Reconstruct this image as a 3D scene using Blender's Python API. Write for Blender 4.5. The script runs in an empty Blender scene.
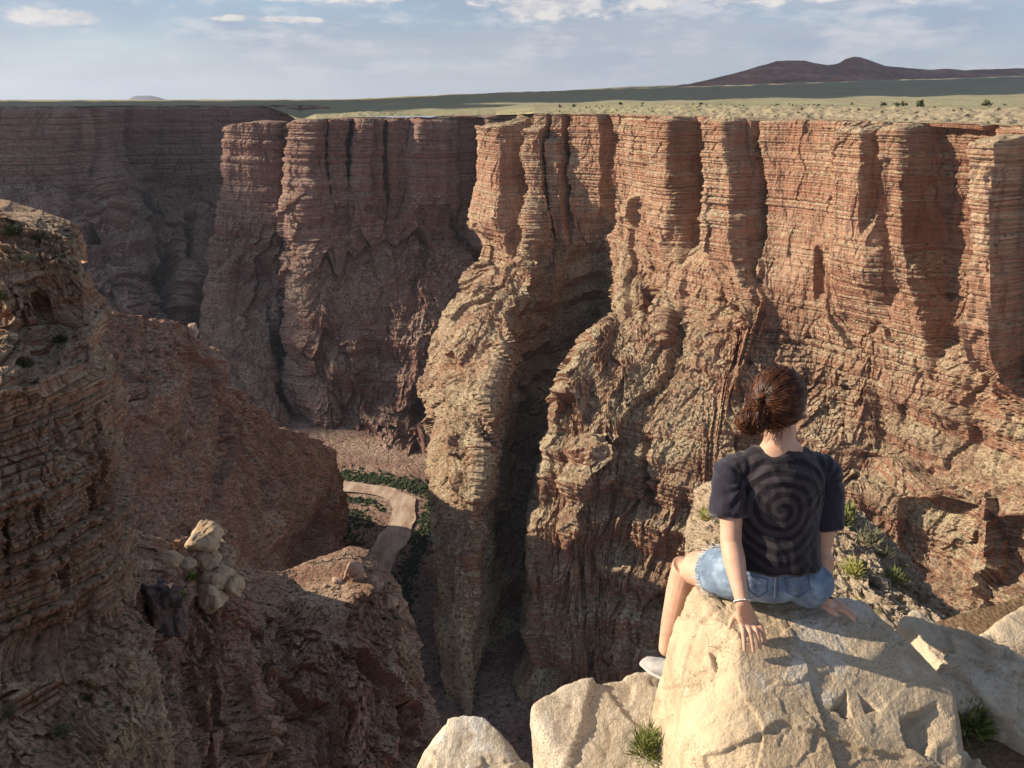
import bpy, bmesh, math, random, time
import numpy as np
from mathutils import Vector, Matrix
T0 = time.time()
R = math.radians
scene = bpy.context.scene
col = scene.collection
rng = np.random.RandomState(7)

# ------------------------------------------------------------------ camera frame
FPX, PITCH = 773.0, R(20.17)
SP, CP = math.sin(PITCH), math.cos(PITCH)

def at(px, py, Y):
    """world point on the sight line of photo pixel (px,py) at forward distance Y (metres)"""
    cx, cy = px - 512.0, 384.0 - py
    s = Y / (FPX * CP + cy * SP)
    return (cx * s, Y, (-FPX * SP + cy * CP) * s)

def atz(px, py, z):
    cx, cy = px - 512.0, 384.0 - py
    s = z / (-FPX * SP + cy * CP)
    return (cx * s, (FPX * CP + cy * SP) * s, z)

def proj(P):
    x, y, z = P[..., 0], P[..., 1], P[..., 2]
    d = y * CP - z * SP
    return 512 + FPX * x / d, 384 - FPX * (y * SP + z * CP) / d

# ------------------------------------------------------------------ numpy noise
TAB = np.random.RandomState(3).rand(64, 64, 64).astype(np.float32)

def vn(x, y, z, seed=0):
    x = np.asarray(x, np.float32) + seed * 17.31; y = np.asarray(y, np.float32) + seed * 7.77
    z = np.asarray(z, np.float32) + seed * 3.13
    x, y, z = np.broadcast_arrays(x, y, z)
    xf, yf, zf = np.floor(x), np.floor(y), np.floor(z)
    u, v, w = x - xf, y - yf, z - zf
    u = u * u * (3 - 2 * u); v = v * v * (3 - 2 * v); w = w * w * (3 - 2 * w)
    i = xf.astype(np.int32) & 63; j = yf.astype(np.int32) & 63; k = zf.astype(np.int32) & 63
    i1, j1, k1 = (i + 1) & 63, (j + 1) & 63, (k + 1) & 63
    def L(a, b, t): return a + (b - a) * t
    return L(L(L(TAB[i, j, k], TAB[i1, j, k], u), L(TAB[i, j1, k], TAB[i1, j1, k], u), v),
             L(L(TAB[i, j, k1], TAB[i1, j, k1], u), L(TAB[i, j1, k1], TAB[i1, j1, k1], u), v), w) * 2 - 1

def fbm(x, y, z, f, octv=4, seed=0, gain=.5):
    s = 0; a = 1; t = 0
    for o in range(octv):
        s = s + a * vn(x * f, y * f, z * f, seed + o * 5 + 1); t += a; a *= gain; f *= 2.03
    return s / t

def ridged(x, y, z, f, octv=3, seed=0):
    s = 0; a = 1; t = 0
    for o in range(octv):
        s = s + a * (1 - np.abs(vn(x * f, y * f, z * f, seed + o * 9 + 2)) * 2); t += a; a *= .5; f *= 2.1
    return s / t

def h2(i, j, seed=0):
    return TAB[(i + seed * 13) & 63, (j * 7 + seed) & 63, ((i >> 6) * 5 + (j >> 3) + seed * 29) & 63]

def cells2(u, v, seed=0):
    """2-D Worley noise: distance to the nearest point, to the second, and the cell's random number"""
    ui, vi = np.floor(u).astype(np.int32), np.floor(v).astype(np.int32)
    f1 = np.full(u.shape, 9, np.float32); f2 = f1.copy(); idn = np.zeros(u.shape, np.float32)
    for a in (-1, 0, 1):
        for b in (-1, 0, 1):
            ci, cj = ui + a, vi + b
            dx = ci + h2(ci, cj, seed) - u; dy = cj + h2(cj, ci, seed + 3) - v
            d = dx * dx + dy * dy
            m = d < f1
            f2 = np.where(m, f1, np.minimum(f2, d)); f1 = np.where(m, d, f1)
            idn = np.where(m, h2(ci + 5, cj + 9, seed + 7), idn)
    return np.sqrt(f1), np.sqrt(f2), idn

def facets(u, v, seed=0, tilt=1.3):
    """broken rock: flat tilted facets, one per random cell"""
    ui, vi = np.floor(u).astype(np.int32), np.floor(v).astype(np.int32)
    f1 = np.full(u.shape, 9, np.float32); out = np.zeros(u.shape, np.float32)
    for a in (-1, 0, 1):
        for b in (-1, 0, 1):
            ci, cj = ui + a, vi + b
            p = h2(ci, cj, seed); q = h2(cj, ci, seed + 3)
            dx = (u - ci - p).astype(np.float32); dy = (v - cj - q).astype(np.float32)
            d = np.abs(dx) + np.abs(dy) * .9 + .5 * np.maximum(np.abs(dx), np.abs(dy))
            m = d < f1
            f1 = np.where(m, d, f1)
            r = h2(ci + 5, cj + 9, seed + 7)
            out = np.where(m, (r - .5) + tilt * ((h2(ci + 11, cj + 2, seed + 1) - .5) * dx + (h2(ci + 1, cj + 17, seed + 2) - .65) * dy), out)
    return out

def sstep(a, b, x):
    t = np.clip((x - a) / (b - a), 0, 1)
    return t * t * (3 - 2 * t)

def box1(A, w, axis):
    w = int(w)
    if w < 1: return A
    pad = [(0, 0)] * A.ndim; pad[axis] = (w, w)
    B = np.pad(A, pad, mode='reflect', reflect_type='odd') if A.shape[axis] > w + 1 else np.pad(A, pad, mode='edge')
    c = np.cumsum(B, axis=axis, dtype=np.float64)
    c = np.concatenate([np.zeros_like(np.take(c, [0], axis)), c], axis)
    n = A.shape[axis]; k = 2 * w + 1
    hi = np.take(c, np.arange(k, k + n), axis); lo = np.take(c, np.arange(0, n), axis)
    return (hi - lo) / k

def blur(A, wu, wv, it=2):
    for _ in range(it):
        A = box1(box1(A, wu, 0), wv, 1)
    return A

# ------------------------------------------------------------------ object helpers
def tag(o, label=None, cat=None, group=None, kind=None):
    if label: o['label'] = label
    if cat: o['category'] = cat
    if group: o['group'] = group
    if kind: o['kind'] = kind
    return o

def link(name, me, mat=None, parent=None):
    o = bpy.data.objects.new(name, me); col.objects.link(o)
    if mat is not None and me is not None: me.materials.append(mat)
    if parent is not None: o.parent = parent
    return o

def empty(name, loc=(0, 0, 0)):
    o = bpy.data.objects.new(name, None); col.objects.link(o); o.location = loc
    o.empty_display_size = .1
    bpy.context.view_layer.update()
    return o

def grid_mesh(name, P, attrs=None, smooth=False, flip=False):
    nu, nv = P.shape[:2]
    me = bpy.data.meshes.new(name)
    me.vertices.add(nu * nv); me.vertices.foreach_set('co', P.reshape(-1).astype(np.float32))
    idx = np.arange(nu * nv, dtype=np.int32).reshape(nu, nv)
    q = np.stack([idx[:-1, :-1], idx[1:, :-1], idx[1:, 1:], idx[:-1, 1:]], -1).reshape(-1, 4)
    if flip: q = q[:, ::-1]
    nf = len(q)
    me.loops.add(nf * 4); me.loops.foreach_set('vertex_index', np.ascontiguousarray(q).reshape(-1))
    me.polygons.add(nf); me.polygons.foreach_set('loop_start', np.arange(0, nf * 4, 4, dtype=np.int32))
    me.polygons.foreach_set('loop_total', np.full(nf, 4, np.int32))
    me.polygons.foreach_set('use_smooth', np.full(nf, smooth, bool))
    me.update(calc_edges=True)
    for k, A in (attrs or {}).items():
        a = me.attributes.new(k, 'FLOAT', 'POINT'); a.data.foreach_set('value', A.reshape(-1).astype(np.float32))
    return me

def tri_mesh(name, V, F, smooth=True):
    me = bpy.data.meshes.new(name); me.from_pydata([tuple(v) for v in V], [], [tuple(f) for f in F]); me.update()
    if smooth: me.polygons.foreach_set('use_smooth', np.ones(len(me.polygons), bool))
    return me

# ------------------------------------------------------------------ shader helpers
class NT:
    def __init__(s, name):
        s.m = bpy.data.materials.new(name); s.m.use_nodes = True; s.t = s.m.node_tree; s.t.nodes.clear()
        s.out = s.t.nodes.new('ShaderNodeOutputMaterial')
    def n(s, typ, ins=None, **kw):
        nd = s.t.nodes.new('ShaderNode' + typ)
        for k, v in kw.items(): setattr(nd, k, v)
        for k, v in (ins or {}).items(): s.set(nd.inputs[k], v)
        return nd
    def set(s, sock, v):
        if isinstance(v, bpy.types.NodeSocket): s.t.links.new(v, sock)
        elif isinstance(v, bpy.types.Node): s.t.links.new(v.outputs[0], sock)
        else: sock.default_value = v
    def math(s, op, a, b=0.5, clamp=False):
        nd = s.n('Math', operation=op, use_clamp=clamp); s.set(nd.inputs[0], a); s.set(nd.inputs[1], b); return nd.outputs[0]
    def mix(s, f, a, b, typ='MIX'):
        nd = s.n('Mix', data_type='RGBA', blend_type=typ); s.set(nd.inputs[0], f); s.set(nd.inputs[6], a); s.set(nd.inputs[7], b)
        return nd.outputs[2]
    def mapv(s, vec, sc, loc=(0, 0, 0)):
        nd = s.n('Mapping'); s.set(nd.inputs['Vector'], vec); nd.inputs['Scale'].default_value = sc
        nd.inputs['Location'].default_value = loc; return nd.outputs[0]
    def noise(s, vec, scale=1, detail=4, rough=.55, **kw):
        nd = s.n('TexNoise', **kw); s.set(nd.inputs['Vector'], vec); nd.inputs['Scale'].default_value = scale
        nd.inputs['Detail'].default_value = detail; nd.inputs['Roughness'].default_value = rough; return nd.outputs[0]
    def ramp(s, f, stops, interp='LINEAR'):
        nd = s.n('ValToRGB'); s.set(nd.inputs[0], f); cr = nd.color_ramp; cr.interpolation = interp
        while len(cr.elements) < len(stops): cr.elements.new(.5)
        for e, (p, c) in zip(cr.elements, stops):
            e.position = p; e.color = (c, c, c, 1) if isinstance(c, (int, float)) else (*c, 1)
        return nd.outputs[0]
    def bsdf(s, colr, rough=.9, bump=None, spec=.15, **kw):
        b = s.n('BsdfPrincipled'); s.set(b.inputs['Base Color'], colr); s.set(b.inputs['Roughness'], rough)
        b.inputs['Specular IOR Level'].default_value = spec
        if bump is not None: s.set(b.inputs['Normal'], bump)
        for k, v in kw.items(): s.set(b.inputs[k], v)
        s.t.links.new(b.outputs[0], s.out.inputs[0]); return b
    def bump(s, h, dist, strength=1.0, normal=None):
        nd = s.n('Bump'); s.set(nd.inputs['Height'], h); nd.inputs['Distance'].default_value = dist
        nd.inputs['Strength'].default_value = strength
        if normal is not None: s.set(nd.inputs['Normal'], normal)
        return nd.outputs[0]
def C4(c): return (c[0], c[1], c[2], 1.0)
# ------------------------------------------------------------------ canyon rock material
def rock_material(name, unit, tan, red, pale, dark, talus, talus_dark, streak=.6, shrub=(.07, .085, .035)):
    """unit = size in metres of a thin bed at this distance"""
    s = NT(name); g = s.n('NewGeometry'); pos = g.outputs['Position']
    ta = s.n('Attribute', attribute_name='talus').outputs['Fac']
    hu = s.n('Attribute', attribute_name='hue').outputs['Fac']
    f = 1.0 / unit
    bed = s.noise(s.mapv(pos, (.012 * f, .012 * f, .45 * f)), 1, 5, .62)
    bed2 = s.noise(s.mapv(pos, (.03 * f, .03 * f, 1.6 * f), (3, 7, 1)), 1, 3, .6)
    big = s.noise(s.mapv(pos, (.03 * f, .03 * f, .05 * f)), 1, 4, .6)
    st = s.noise(s.mapv(pos, (.30 * f, .30 * f, .025 * f), (9, 1, 4)), 1, 4, .65)
    c = s.ramp(bed, [(.30, red), (.44, tan), (.53, red), (.60, pale), (.70, tan)])
    c = s.mix(s.ramp(bed2, [(.42, .0), (.60, .55)]), c, C4(pale))
    c = s.mix(s.ramp(bed2, [(.37, .65), (.43, .0)]), c, C4(tuple(v * .62 for v in red)))
    c = s.mix(s.ramp(big, [(.40, .75), (.62, .0)]), c, C4(red))
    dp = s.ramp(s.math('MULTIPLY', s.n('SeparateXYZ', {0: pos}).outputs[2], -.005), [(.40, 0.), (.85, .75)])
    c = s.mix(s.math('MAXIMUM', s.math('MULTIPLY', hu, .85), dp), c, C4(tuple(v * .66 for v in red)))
    c = s.mix(s.math('MULTIPLY', s.ramp(st, [(.50, 0.), (.66, 1.)]), streak), c, C4(dark))
    # rubble and thin grass on the gentle parts
    sp = s.noise(s.mapv(pos, (.7 * f, .7 * f, .7 * f)), 1, 6, .78)
    tn = s.noise(s.mapv(pos, (.06 * f,) * 3), 1, 3, .6)
    tc = s.mix(s.ramp(sp, [(.40, 1.), (.50, .25), (.58, 0.)]), C4(talus), C4(talus_dark))
    tc = s.mix(s.ramp(tn, [(.40, .6), (.65, 0.)]), tc, c)
    vo = s.n('TexVoronoi', feature='F1'); s.set(vo.inputs['Vector'], s.mapv(pos, (.35 * f,) * 3)); vo.inputs['Scale'].default_value = 1
    sh = s.ramp(vo.outputs['Distance'], [(.20, 1.), (.32, 0.)])
    shm = s.math('MULTIPLY', sh, s.ramp(s.noise(s.mapv(pos, (.11 * f,) * 3, (4, 4, 4)), 1, 2), [(.42, 0.), (.55, .9)]))
    tc = s.mix(shm, tc, C4(shrub))
    nz = s.n('SeparateXYZ', {0: g.outputs['Normal']}).outputs[2]
    k = s.math('ADD', s.math('MULTIPLY', s.ramp(nz, [(.28, 0.), (.62, 1.)]), .75), s.math('MULTIPLY', ta, .75), True)
    k = s.ramp(s.math('ADD', k, s.math('MULTIPLY', s.math('SUBTRACT', sp, .5), .9)), [(.35, 0.), (.62, 1.)])
    cc = s.mix(k, c, tc)
    fine = s.noise(s.mapv(pos, (1.3 * f, 1.3 * f, 2.6 * f)), 1, 6, .68)
    ver = s.noise(s.mapv(pos, (1.0 * f, 1.0 * f, .10 * f), (2, 5, 8)), 1, 3, .6)
    b0 = s.bump(s.math('ADD', fine, s.math('ADD', s.math('MULTIPLY', bed2, .9), s.math('MULTIPLY', ver, .7))), .9 * unit, 1)
    vb = s.n('TexVoronoi', feature='F1'); s.set(vb.inputs['Vector'], s.mapv(pos, (.75 * f, .75 * f, .9 * f))); vb.inputs['Scale'].default_value = 1
    b1 = s.bump(s.math('MULTIPLY', s.math('MULTIPLY', vb.outputs['Distance'], s.math('MULTIPLY', k, s.noise(pos, .25 * f, 2))), -1), .8 * unit, .7, b0)
    s.bsdf(cc, .95, b1, .08)
    return s.m

TAN, RED, PALE, DARK = (.56, .345, .22), (.35, .16, .10), (.63, .45, .31), (.14, .065, .05)
TAL, TALD = (.58, .485, .32), (.23, .175, .11)
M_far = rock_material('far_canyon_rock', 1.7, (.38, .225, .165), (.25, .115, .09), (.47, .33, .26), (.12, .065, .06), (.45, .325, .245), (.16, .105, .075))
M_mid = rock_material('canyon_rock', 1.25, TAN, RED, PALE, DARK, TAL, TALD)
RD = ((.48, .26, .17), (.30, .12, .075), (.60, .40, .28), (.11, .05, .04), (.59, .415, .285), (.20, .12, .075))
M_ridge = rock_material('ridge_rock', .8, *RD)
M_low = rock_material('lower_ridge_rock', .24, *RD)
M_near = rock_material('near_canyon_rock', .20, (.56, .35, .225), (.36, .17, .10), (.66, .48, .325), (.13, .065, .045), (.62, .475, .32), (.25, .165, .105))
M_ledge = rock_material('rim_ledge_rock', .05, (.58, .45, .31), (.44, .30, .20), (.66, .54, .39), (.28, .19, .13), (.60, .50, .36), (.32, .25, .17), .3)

# ------------------------------------------------------------------ sheets of rock lofted between descending profile lines
def resample(cols, cl, px_step, maxseg=400):
    W = np.array([[at(*p) if len(p) == 3 else p[:3] for p in c] for c in cols], np.float64)
    X, Y = proj(W)
    X = np.clip(X, -250, 1300); Y = np.clip(Y, -100, 1000)
    du = np.hypot(X[1:] - X[:-1], Y[1:] - Y[:-1]).max(1); dv = np.hypot(X[:, 1:] - X[:, :-1], Y[:, 1:] - Y[:, :-1]).max(0)
    def inside(A, B):   # coarser where a segment lies wholly out of the frame
        return np.where(((A < -30) & (B < -30)) | ((A > 1054) & (B > 1054)), .3, 1.)
    fu = inside(X[1:].max(1), X[:-1].max(1)); fu2 = np.where((X[1:].min(1) > 1054) & (X[:-1].min(1) > 1054), .3, 1.)
    nu = np.clip(np.ceil(du * np.minimum(fu, fu2) / px_step), 3, maxseg).astype(int)
    nv = np.clip(np.ceil(dv / px_step), 3, maxseg).astype(int)
    U = np.concatenate([[i + k / n for k in range(n)] for i, n in enumerate(nu)] + [[len(nu)]])
    V = np.concatenate([[i + k / n for k in range(n)] for i, n in enumerate(nv)] + [[len(nv)]])
    cl = np.array(cl, float)
    if cl.ndim == 1: cl = np.tile(cl, (len(cols), 1))
    A = np.concatenate([W, cl[..., None]], -1)
    iu = np.minimum(U.astype(int), len(nu) - 1); tu = (U - iu)[:, None, None]
    A = A[iu] * (1 - tu) + A[iu + 1] * tu
    iv = np.minimum(V.astype(int), len(nv) - 1); tv = (V - iv)[None, :, None]
    A = A[:, iv] * (1 - tv) + A[:, iv + 1] * tv
    resample.row = int(np.searchsorted(V, 2.0))
    return A

def normals(P):
    du = np.gradient(P, axis=0); dv = np.gradient(P, axis=1)
    n = np.cross(dv, du); n /= np.linalg.norm(n, axis=-1, keepdims=True) + 1e-9
    return n

def line_feat(X, Y, pts, w, soft=.5):
    """1 inside a band round the polyline px(py), 0 outside; pts run downwards"""
    ys = [p[1] for p in pts]; cx = np.interp(Y, ys, [p[0] for p in pts]); ww = np.interp(Y, ys, w) if isinstance(w, (list, tuple)) else w
    L_ = min(60, (ys[-1] - ys[0]) * .35); m = sstep(ys[0] - 4, ys[0] + 4 + L_ * (ys[0] > 200), Y) * (1 - sstep(ys[-1] - L_, ys[-1] + 8, Y))
    soft *= .5
    return m * (1 - sstep(1 - soft, 1 + soft * .4, np.abs(X - cx) / ww))

def make_bounds(seed, lo, hi, t0, t1):
    r = np.random.RandomState(seed); z = [lo]
    while z[-1] < hi: z.append(z[-1] + t0 * (t1 / t0) ** r.rand())
    return np.array(z), r.rand(len(z) + 2).astype(np.float32), (r.rand(len(z) + 2) * 100).astype(np.float32)

def strata(S, Z, X, Yw, seed, unit, amp):
    """beds of unequal thickness and hardness, cut by joints into blocks"""
    wob = Z + fbm(X, Yw, Z * 0, .01 / unit, 2, seed) * 2.2 * unit
    out = 0
    for (t0, t1, a, jw) in ((11 * unit, 30 * unit, 1.1, 9), (3.2 * unit, 9 * unit, .8, 6), (1.1 * unit, 2.8 * unit, .6, 3.0)):
        bnd, res, ph = make_bounds(seed + int(t0 * 10), -420 if unit > .2 else -70, 20, t0, t1)
        bi = np.clip(np.searchsorted(bnd, wob) - 1, 0, len(bnd) - 2)
        t = (wob - bnd[bi]) / (bnd[bi + 1] - bnd[bi])
        edge = 1 - np.abs(2 * t - 1) ** 5 * 1.1
        r = res[bi] - .5 + .55 * vn(S * .03 / unit, bi * 3.7, 0, seed + 2)
        w = (jw * unit) * (.6 + 1.1 * res[bi + 1])
        js = S / w + ph[bi] + .35 * vn(S * .2 / unit, bi * 1.3, 0, seed + 4)
        ji = np.floor(js); jt = js - ji
        blk = h2(ji.astype(np.int32), bi.astype(np.int32), seed) - .5
        gap = 1 - np.abs(2 * jt - 1) ** 7
        out = out + a * (r + .55 * blk) * (.25 + .75 * edge) * (.8 + .2 * gap) + a * (.45 if t0 > 5 * unit else .8) * (edge * (.6 + .4 * gap) - 1)
    return out * amp

QUICK = False
def sheet(name, cols, cl, mat, px_step=1.0, unit=1.25, seed=1, lip=None, feats=None, sm=10, bed_amp=1.0, flute=1.0, rough=1.0,
          talus_bump=1.0, clnoise=.35, step=1.0, crag=1.0, foot=0., post=None, hue=None, smooth=False, label=None):
    if QUICK and name not in ('rim_ledge',): return None, None
    if lip is not None:   # carry the surface back from the edge and under the ground behind it
        nc = []
        for c in cols:
            p = np.array(at(*c[0]) if len(c[0]) == 3 else c[0][:3]); b = np.array([lip[0], lip[1], 0.])
            q1 = p + b * .7 + [0, 0, .15 * unit]; q2 = p + b + [0, 0, -lip[2]]
            nc.append([(*q2, 0), (*q1, 0)] + list(c))
        cols = nc; cl = [0, 0] + list(cl)
    A = resample(cols, cl, px_step)
    A[..., :3] = blur(A[..., :3], sm, sm * .6 if sm > 1 else 0, 2)
    P0 = A[..., :3].copy(); cliff = np.clip(A[..., 3], 0, 1)
    P0[:, 0] = P0[:, 0]
    X, Y, Z = P0[..., 0], P0[..., 1], P0[..., 2]
    N = blur(normals(P0), sm, sm * .5, 1)
    if (N * -P0).sum() < 0: N = -N; flip = True
    else: flip = False
    Nh = N.copy(); Nh[..., 2] *= 1 - .85 * cliff
    if lip is not None: jj = resample.row; Nh[:, :jj + 1, 2] = 0; Nh[:, :jj + 1, :2] = N[:, jj + 2:jj + 3, :2]
    Nh /= np.linalg.norm(Nh, axis=-1, keepdims=True) + 1e-9
    mid = P0[:, P0.shape[1] // 3]
    S = np.concatenate([[0], np.cumsum(np.hypot(*(mid[1:, :2] - mid[:-1, :2]).T))])[:, None] + 0 * Z
    PX, PY = proj(P0)
    D = np.zeros_like(Z)
    if feats:
        wx = fbm(X, Y, Z, .05 / unit, 3, seed + 201) * 5; wy = fbm(X, Y, Z, .04 / unit, 2, seed + 202) * 22
        Df = feats(PX + wx, PY + wy * sstep(20, 60, PY - PY[:, :1] if lip is None else PY - 125), X, Y, Z, S)
        if lip is not None: Df[:, :resample.row] *= np.linspace(0, 1, resample.row)[None, :]
        P0 = P0 + Nh * Df[..., None]; X, Y, Z = P0[..., 0], P0[..., 1], P0[..., 2]; S = S + 1.3 * blur(Df * sstep(.6, .9, cliff), 2, 30, 1)
        N = blur(normals(P0), 2, 2, 1) * (-1 if flip else 1)
        Nk = N.copy(); Nk[..., 2] *= 1 - .85 * cliff; Nk /= np.linalg.norm(Nk, axis=-1, keepdims=True) + 1e-9
        if lip is not None: Nk[:, :resample.row + 2] = Nh[:, :resample.row + 2]
        Nh = blur(Nk * .6 + Nh * .4, 1, 1, 1)
    T = np.concatenate([np.zeros_like(Z[:, :1]), np.cumsum(np.linalg.norm(P0[:, 1:] - P0[:, :-1], axis=-1), 1)], 1); T = blur(T, 8, 0, 1)
    # where cliff gives way to rubble
    cn = fbm(X, Y, Z * .6, .02 / unit, 4, seed + 50)
    ck = np.clip(cliff + clnoise * cn * 4 * cliff * (1 - cliff) * 2, 0, 1)
    ck = sstep(.15, .85, ck)
    u = unit
    big = fbm(X, Y, Z * .5, .012 / u, 3, seed + 3) * 8 * u * rough
    wS = S + fbm(X, Y, Z, .03 / u, 2, seed + 8) * 9 * u
    fl = ridged(wS, T * .16, 0, .045 / u, 3, seed + 11) * 3.0 * u * flute
    fl += (np.minimum(ridged(wS, T * .10, 0, .018 / u, 2, seed + 31), .5) - .3) * 5.0 * u * flute
    strat = strata(S, Z, X, Y, seed, u, bed_amp * u * 1.7)
    gul = ridged(S + fbm(X, Y, Z, .02 / u, 1, seed + 8) * 6 * u, T * .22, 0, .018 / u, 2, seed + 13) * 3.2 * u * crag
    wc = fbm(X, Y, Z, .05 / u, 3, seed + 14) * .9
    crg = 0
    for q_, (su, sv, a_) in enumerate(((24, 52, 7.5), (10, 21, 3.8), (4.4, 8, 2.0), (1.9, 3.2, 1.0))):
        crg = crg + a_ * u * facets(S / (su * u) + wc * (.6 if q_ < 2 else 1), (.25 * S - T) / (sv * u) + wc * .3 + idz(seed) + q_, seed + 21 + q_) * (1 if q_ < 1 else .35 + .65 * np.maximum(ck, .25))
    crg = crg * crag * (.45 + .55 * ck)
    massive = sstep(-.05, .35, fbm(X, Y, Z * 2, .012 / u, 2, seed + 70))     # smooth thick panels among the thin beds
    # benches: on the gentler ground the beds stand out as steps with rubble between
    wz = Z + fbm(X, Y, Z * .3, .011 / u, 3, seed + 61) * 26 * u
    bnd, res, ph = make_bounds(seed + 77, -480 if u > .3 else -90, 60, 9 * u, 30 * u)
    bi = np.clip(np.searchsorted(bnd, wz) - 1, 0, len(bnd) - 2); hb = bnd[bi + 1] - bnd[bi]; t = (wz - bnd[bi]) / hb
    stepm = sstep(-.25, .15, fbm(X, Y, Z * .5, .016 / u, 3, seed + 62) + .6 * (res[bi] - .45))
    stepd = -hb * .62 * (np.minimum(t / .5, 1) - t) * stepm * step
    stepc = stepm * sstep(.42, .54, t)
    ck = np.maximum(ck, stepc * (1 - .0 * ck)) if step > 0 else ck
    tv = -T
    rub = (fbm(X, Y, Z, .09 / u, 4, seed + 90, .6) * 1.5 + 1.7 * facets(S / (4.8 * u), tv / (4.8 * u), seed + 41) + 1.0 * facets(S / (2.1 * u), tv / (2.1 * u), seed + 42)) * u * talus_bump
    g1, g2, gi = cells2(S / (1.6 * u), tv / (1.6 * u), seed + 40)
    rub += np.clip(.5 - g1, 0, 1) * (gi > .62) * gi * 2.2 * u * talus_bump
    D += big + ck * (fl * .8 + strat * (1 - .45 * massive) * (.55 + .45 * cliff)) + (1 - ck) * (rub + fl * .12) + (gul + crg) * (1 - .8 * sstep(.75, 1., cliff)) + stepd * (1 - sstep(.7, 1., cliff))
    D += fbm(X, Y, Z, .35 / u, 3, seed + 99, .6) * .55 * u
    if foot: D *= (1 - sstep(1 - foot, 1, np.linspace(0, 1, Z.shape[1])))[None, :]
    if lip is not None: D[:, :jj] *= np.linspace(0, 1, jj)[None, :] ** 1.0
    P = P0 + Nh * D[..., None]
    if lip is not None:
        cap = blur(A[:, jj:jj + 1, 2], 12, 0, 1) + (fbm(X, Y, 0 * Z, .07 / u, 3, seed + 300) + .1) * 2.2 * u
        over = np.maximum(P[..., 2] - cap, 0); P[..., 2] -= over * .93
    if post is not None: P = post(P, PX, PY)
    hz = np.zeros_like(Z) if hue is None else hue(PX, PY, Z)
    me = grid_mesh(name, P, {'talus': (1 - ck), 'hue': hz}, smooth, flip)
    o = link(name, me, mat)
    tag(o, label, None, None, 'structure')
    print(name, P.shape, round(time.time() - T0, 1))
    return o, P

def idz(seed): return seed * 1.37

RZ = -9.5
def rimp(px, Y, z=RZ):   # rim point given by column and depth
    py = 384 - FPX * 0 ; t = z / Y
    # solve py for the ray slope z/Y
    cy = (t * FPX * CP + FPX * SP) / (CP - t * SP)
    return (px, 384 - cy, Y)

# ---- the long sunlit wall on the right, with its spur
main_cols = [
 [rimp(524,740),(514,170,745),(507,235,735),(482,300,690),(458,360,640),(455,430,580),(464,520,470),(470,600,420),(470,700,390)],
 [(499,127,650),(500,180,646),(484,262,620),(432,345,540),(421,400,500),(442,480,410),(448,560,375),(450,630,350),(458,730,325)],
 [(515,123,632),(514,185,628),(505,265,600),(465,335,500),(448,400,455),(462,470,392),(462,550,362),(462,630,342),(468,735,320)],
 [rimp(534,615),(535,185,608),(532,262,574),(514,322,495),(490,395,418),(480,470,375),(470,550,350),(466,640,332),(470,735,312)],
 [rimp(545,612),(548,185,606),(545,258,588),(522,322,535),(497,395,462),(486,470,410),(476,550,375),(471,640,348),(474,735,322)],
 [rimp(566,604),(566,182,598),(572,244,588),(556,318,590),(528,388,540),(510,455,478),(494,545,418),(484,640,370),(484,738,334)],
 [rimp(600,585),(602,180,580),(606,240,592),(602,318,608),(576,384,560),(551,450,500),(533,545,435),(520,640,385),(518,740,340)],
 [rimp(622,565),(622,180,556),(626,240,552),(617,312,510),(586,348,455),(557,412,405),(538,510,365),(534,620,342),(532,735,316)],
 [rimp(655,530),(652,190,522),(650,290,500),(630,345,450),(606,400,405),(590,460,370),(575,540,350),(572,620,332),(570,735,308)],
 [rimp(700,495),(695,200,486),(688,315,455),(665,372,415),(642,430,382),(622,500,358),(610,580,338),(605,650,322),(602,750,302)],
 [rimp(760,452),(758,210,442),(752,300,420),(720,372,385),(700,432,360),(688,510,338),(682,590,318),(680,660,302),(680,770,285)],
 [rimp(830,415),(828,230,403),(815,360,385),(790,432,352),(780,490,330),(772,550,312),(764,620,296),(760,690,280),(760,800,262)],
 [rimp(890,380),(890,240,370),(884,390,355),(878,458,338),(866,490,318),(862,540,302),(858,620,285),(858,690,268),(858,800,250)],
 [rimp(950,350),(950,250,342),(945,405,328),(945,462,312),(940,495,292),(935,560,284),(930,615,262),(930,690,240),(930,800,222)],
 [rimp(1024,322),(1024,260,314),(1024,405,302),(1024,465,288),(1024,500,268),(1020,565,262),(1015,620,238),(1015,690,222),(1015,800,205)],
 [rimp(1150,285),(1150,270,277),(1150,415,265),(1150,470,252),(1150,510,232),(1145,580,226),(1140,630,206),(1140,700,192),(1140,820,176)],
 [rimp(1500,225),(1500,300,218),(1500,440,208),(1500,500,196),(1500,560,180),(1500,620,170),(1500,690,158),(1500,760,148),(1500,900,130)],
]
main_cl = [.95, 1, .85, .45, .5, .6, .55, .5, .35]
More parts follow.
